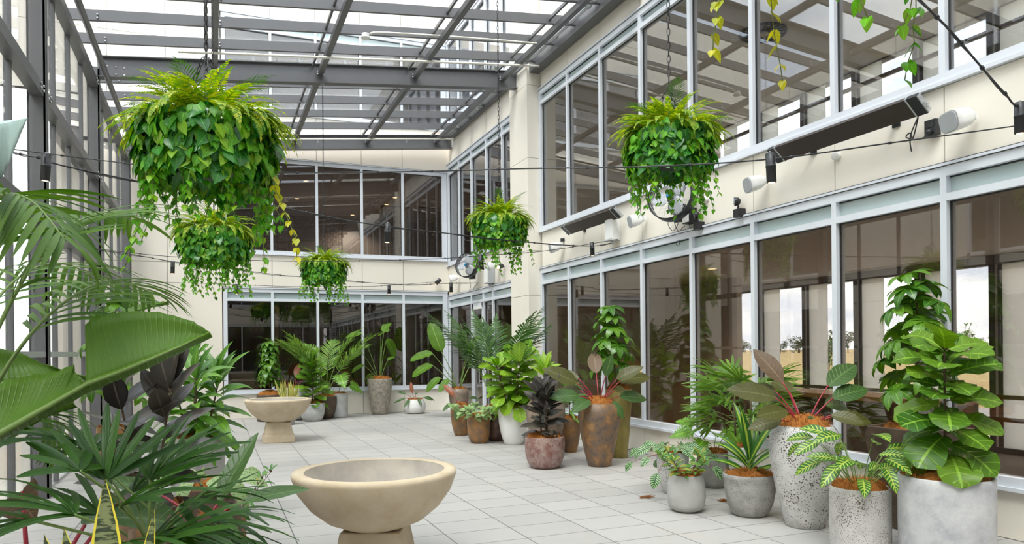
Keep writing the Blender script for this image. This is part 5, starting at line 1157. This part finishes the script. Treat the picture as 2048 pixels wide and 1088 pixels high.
# ================================================================ BOWLS ON PEDESTALS
def water_bowl(p, label, rz=0.0):
    root = empty('bowl_fountain', p, label, 'water bowl', 'sandstone bowls on pedestals', rz=rz)
    R0, zt = .56, .735
    prof = [(.10, .335), (.20, .345), (.33, .40), (.44, .49), (.52, .60), (.556, .70), (R0, zt - .02), (R0 - .006, zt), (R0 - .05, zt + .006), (R0 - .085, zt), (R0 - .09, zt - .02), (.42, .60), (.32, .50), (.2, .44), (.01, .42)]
    MB().lathe(prof[:10], 64, caps=False).lathe([(.001, .334), (.10, .335)], 64, caps=False).obj('bowl', M_['stone'], root)
    MB().lathe(prof[9:], 64, caps=False).obj('bowl_lining', M_['stonein'], root)
    def frus(z0, a, z1, b):
        mb = MB(); mb.v = [(-a, -a, z0), (a, -a, z0), (a, a, z0), (-a, a, z0), (-b, -b, z1), (b, -b, z1), (b, b, z1), (-b, b, z1)]
        for q in ((3, 2, 1, 0), (4, 5, 6, 7), (0, 1, 5, 4), (1, 2, 6, 5), (2, 3, 7, 6), (3, 0, 4, 7)): mb.quadface(list(q), flat=True)
        return mb
    frus(.0, .265, .12, .262).obj('plinth', M_['stone'], root, bevel=.012)
    frus(.12, .262, .14, .235).obj('moulding', M_['stone'], root, bevel=.004)
    frus(.138, .235, .345, .20).obj('pedestal', M_['stone'], root, bevel=.008)
M_ = P
q = at(748, 700, 5.02); water_bowl(V((q.x, q.y, 0)), 'large sandstone bowl on a square pedestal in the foreground', -.42)
q = floor_at(557, 886, .25); water_bowl(V((q.x, q.y, 0)), 'sandstone bowl on a pedestal farther off before the back wall pots', -.04)
# spilled coir on the paving
for (u, v, s, sd, lb) in ((1293, 996, .05, 1, 'small clump of spilled coir on the paving left of the smooth grey egg pot'), (1450, 1003, .035, 2, 'small clump of spilled coir beside the rimmed grey pot')):
    rr = random.Random(sd); mb = MB()
    for _ in range(170):
        a, q = rr.random() * 6.28, s * rr.random() ** .7; p = V((q * math.cos(a) * 1.5, q * math.sin(a), .004 + .022 * max(0, 1 - q / s) * rr.random()))
        d = V((rr.uniform(-1, 1), rr.uniform(-1, 1), rr.uniform(-.05, .3))).normalized() * rr.uniform(.02, .05); e = p + d; e.z = max(.003, e.z)
        mb.tube([p, (p + e) / 2 + V((0, 0, .004)), e], .0012, 3)
    p = floor_at(u, v); tag(mb.obj('coir_clump', M['coir'], loc=p), lb, 'coir')
mb = MB(); R.seed(3); leaf(mb, V((0, 0, .006)), V((.5, -.6, .9)), .13, .07, 'ovate', .8, .3, 6, 1); p = floor_at(1271, 902); p.x = min(p.x, 5.78)
tag(mb.obj('fallen_leaf', L['rubber'], loc=p), 'single dark fallen leaf on the paving at the foot of the right wall', 'leaf')
# ================================================================ INTERIORS SEEN THROUGH THE GLASS
def screen(x, y, z, w, h, label, nx=5, ny=12, rz=0):
    mb = MB(); mb.box(-w / 2, -w / 2 + .03, -.02, .02, 0, h).box(w / 2 - .03, w / 2, -.02, .02, 0, h).box(-w / 2, w / 2, -.02, .02, h - .03, h).box(-w / 2, w / 2, -.02, .02, 0, .03)
    cw, chh = w / nx, h / ny
    for i in range(nx):
        for j in range(ny):
            cx, cz = -w / 2 + cw * (i + .5), chh * (j + .5) + (chh * .25 if i % 2 else -chh * .1)
            if cz + chh * .5 > h: continue
            a, b, t_ = cw * .36, chh * .40, .012
            mb.box(cx - a, cx - a + t_, -.015, .015, cz - b, cz + b).box(cx + a - t_, cx + a, -.015, .015, cz - b, cz + b).box(cx - a, cx + a, -.015, .015, cz - b, cz - b + t_).box(cx - a, cx + a, -.015, .015, cz + b - t_, cz + b)
    o = tag(mb.obj('decorative_screen', M['wood']), label, 'room divider'); o.location = (x, y, z); o.rotation_euler = (0, 0, rz)
for x, lb in ((1.95, 'dark link screen behind the second pane of the lower back window'), (3.1, 'dark link screen behind the third pane of the lower back window'), (4.55, 'dark link screen behind the fourth pane of the lower back window'), (5.65, 'dark link screen behind the fifth pane of the lower back window')):
    screen(x, 19.6, 0, .75, 2.35, lb)
for x, y, lb in ((4.75, 20.0, 'dark link screen behind the fourth pane of the upper back window'), (5.75, 19.8, 'dark link screen behind the fifth pane of the upper back window'), (3.3, 22.5, 'dark link screen deep behind the third pane of the upper back window'), (1.9, 22.5, 'dark link screen deep behind the second pane of the upper back window')):
    screen(x, y, 3.84, .8, 1.75, lb)
sh = empty('display_cabinet', (.72, 19.9, .0), 'black cabinet with a shelf behind the left pane of the lower back window', 'cabinet')
MB().box(-.4, .4, -.2, .25, 0, .5).box(-.4, -.36, -.2, .25, .5, 1.6).box(.36, .4, -.2, .25, .5, 1.6).box(-.4, .4, .2, .25, .5, 1.6).box(-.4, .4, -.2, .25, 1.56, 1.6).obj('carcass', M['black'], sh)
MB().box(-.36, .36, -.2, .2, 1.06, 1.09).obj('shelf', M['wood'], sh)
tag(MB().box(.98, 1.14, 20.33, 20.37, 2.0, 2.3).obj('wall_sign', plain('dark_red_sign', (.22, .02, .02), .5)), 'small dark red sign behind the left pane of the lower back window', 'sign')
def downlamp(rt, w):
    l = bpy.data.objects.new('lamp', bpy.data.lights.new('lamp', 'SPOT')); COL.objects.link(l); l.parent = rt; l.location = (0, 0, -.03)
    l.data.energy = w; l.data.color = (1, .8, .58); l.data.spot_size = 2.4; l.data.spot_blend = .6; l.data.shadow_soft_size = .06
lp = [(u, v, 2.84, 'lower') for u, v in ((598, 628), (582, 632), (795, 626), (700, 634))] + [(u, v, 6.24, 'upper') for u, v in ((612, 362), (594, 397), (790, 395), (773, 409), (705, 430))]
for (u, v, z, w) in lp:
    d = ray(u, v); t_ = (z - H) / d.z; p = V((0, 0, H)) + d * t_
    if p.y < 18.6 or p.y > 25.5: p.y = 22.0
    rt = empty('downlight', (p.x, p.y, z), 'warm downlight in the ceiling behind the %s back windows' % w, 'downlight', 'downlights behind the %s back windows' % w)
    downlamp(rt, 150); MB().torus(V((0, 0, 0)), UPV, .07, .008, 20, 6).obj('trim_ring', M['white'], rt); MB().lathe([(.062, -.006), (.062, .0)], 18).obj('lens', M['warm'], rt)
# lower right room: counter, lit strip, picture
ct = empty('counter', (8.5, 8.4, 0), 'brown timber counter inside the room behind the tall jars', 'counter')
MB().box(-.35, .35, -2.2, 2.2, 0, .82).obj('carcass', M['wood'], ct); MB().box(-.42, .42, -2.25, 2.25, .82, .88).obj('worktop', M['timber'], ct) if 'timber' in M else None
qa, qb = on_y(1236, 743, 13.18), on_y(1284, 745, 13.18)
tag(MB().box(qa.x, qb.x, 13.15, 13.19, qa.z - .035, qa.z + .035).obj('light_strip', emit('amber_strip', (1, .42, .06), 2.2)), 'glowing amber strip on the inner wall behind the umbrella tree', 'light strip')
q = on_y(1372, 697, 13.17); pf = empty('picture_frame', (q.x, 13.17, q.z), 'pale framed dark picture on the end wall of the lower right room', 'picture')
MB().box(-.34, .34, 0, .03, -.42, .42).obj('frame', M['white'], pf); MB().box(-.26, .26, -.005, 0, -.34, .34).obj('artwork', plain('dark_artwork', (.06, .09, .09), .6, var=.5, scale=5), pf)
def ceiling_light(x, y, z, label, grp):
    rt = empty('downlight', (x, y, z), label, 'downlight', grp); downlamp(rt, 70); MB().torus(V((0, 0, 0)), UPV, .08, .01, 20, 6).obj('trim_ring', M['white'], rt); MB().lathe([(.07, -.006), (.07, .0)], 18).obj('lens', M['warm'], rt)
for y in (4.6, 7.2, 9.8): ceiling_light(7.6, y, 2.855, 'warm downlight in the ceiling behind the lower right windows', 'downlights behind the lower right windows')
vg = empty('ceiling_diffuser', (7.9, 8.9, 6.40), 'round swirl air diffuser in the ceiling behind the upper right windows', 'air vent')
mb = MB(); mb.torus(V(), UPV, .34, .02, 36, 6)
for k in range(18):
    a = 2 * PI * k / 18; mb.beam(V((.09 * math.cos(a), .09 * math.sin(a), 0)), V((.33 * math.cos(a + .35), .33 * math.sin(a + .35), 0)), .02, .02)
mb.obj('vanes', M['blackmetal'], vg); MB().lathe([(.09, -.02), (.09, .0)], 20).obj('hub', M['ceil'], vg)
# ================================================================ TREES BEYOND THE FIELD
tree_m = leaf_mat('distant_tree_crown', (.05, .075, .03), (.10, .13, .05), None, rough=.8, trans=.1)
tr = random.Random(5); GT = 'trees along the far edge of the field'
def tree(x, y, h, label):
    root = empty('tree', (x, y, -.3), label, 'tree', GT); R.seed(int(x * 7 + y * 3))
    MB().tube([V((0, 0, 0)), V((.1, 0, h * .6))], [h * .025, h * .012], 6).obj('trunk', M['bark'], root); fo = MB()
    for c in range(9):
        cx, cy, cz = R.uniform(-.24, .24) * h, R.uniform(-.40, .40) * h, h * R.uniform(.2, .82); rad = h * R.uniform(.13, .2)
        for k in range(60):
            d = V((R.gauss(0, 1), R.gauss(0, 1), R.gauss(0, .8))).normalized(); leaf(fo, V((cx, cy, cz)) + d * rad * R.uniform(.6, 1), d + UPV * .2, h * .10, h * .07, 'ovate', .5, .2, 2, 1)
    fo.obj('crown', tree_m, root)
for k in range(80):
    y = -40 + (k // 2) * 7.2 + tr.uniform(-.5, .5); tree((136 if k % 2 else 180) + tr.uniform(-6, 6), y, tr.uniform(4.2, 6.6), 'distant dark green tree on the horizon beyond the golden field')
def bush(x, y, h, label):
    root = empty('bush', (x, y, -.3), label, 'bush'); R.seed(int(x * 5 + y)); fo, st = MB(), MB()
    for k in range(26):
        a = R.random() * 6.28; p = V((R.uniform(-.2, .2), R.uniform(-.2, .2), 0)); e = p + V((math.cos(a) * h * .35 * R.random(), math.sin(a) * h * .35 * R.random(), h * R.uniform(.5, 1))); st.tube([p, e], .012, 4)
        for j in range(22): q = p.lerp(e, R.uniform(.3, 1)); leaf(fo, q, dirv(R.random() * 6.28, R.uniform(-.3, .9)), h * .12, h * .03, 'lance', .5, .2, 3, 1)
    st.obj('stems', M['bark'], root); fo.obj('foliage', L['drac'], root)
bush(33, 24.5, 3.0, 'light green bush standing on the grass strip outside the far windows')
bush(40, 39, 3.2, 'second light green bush farther along the grass strip outside')
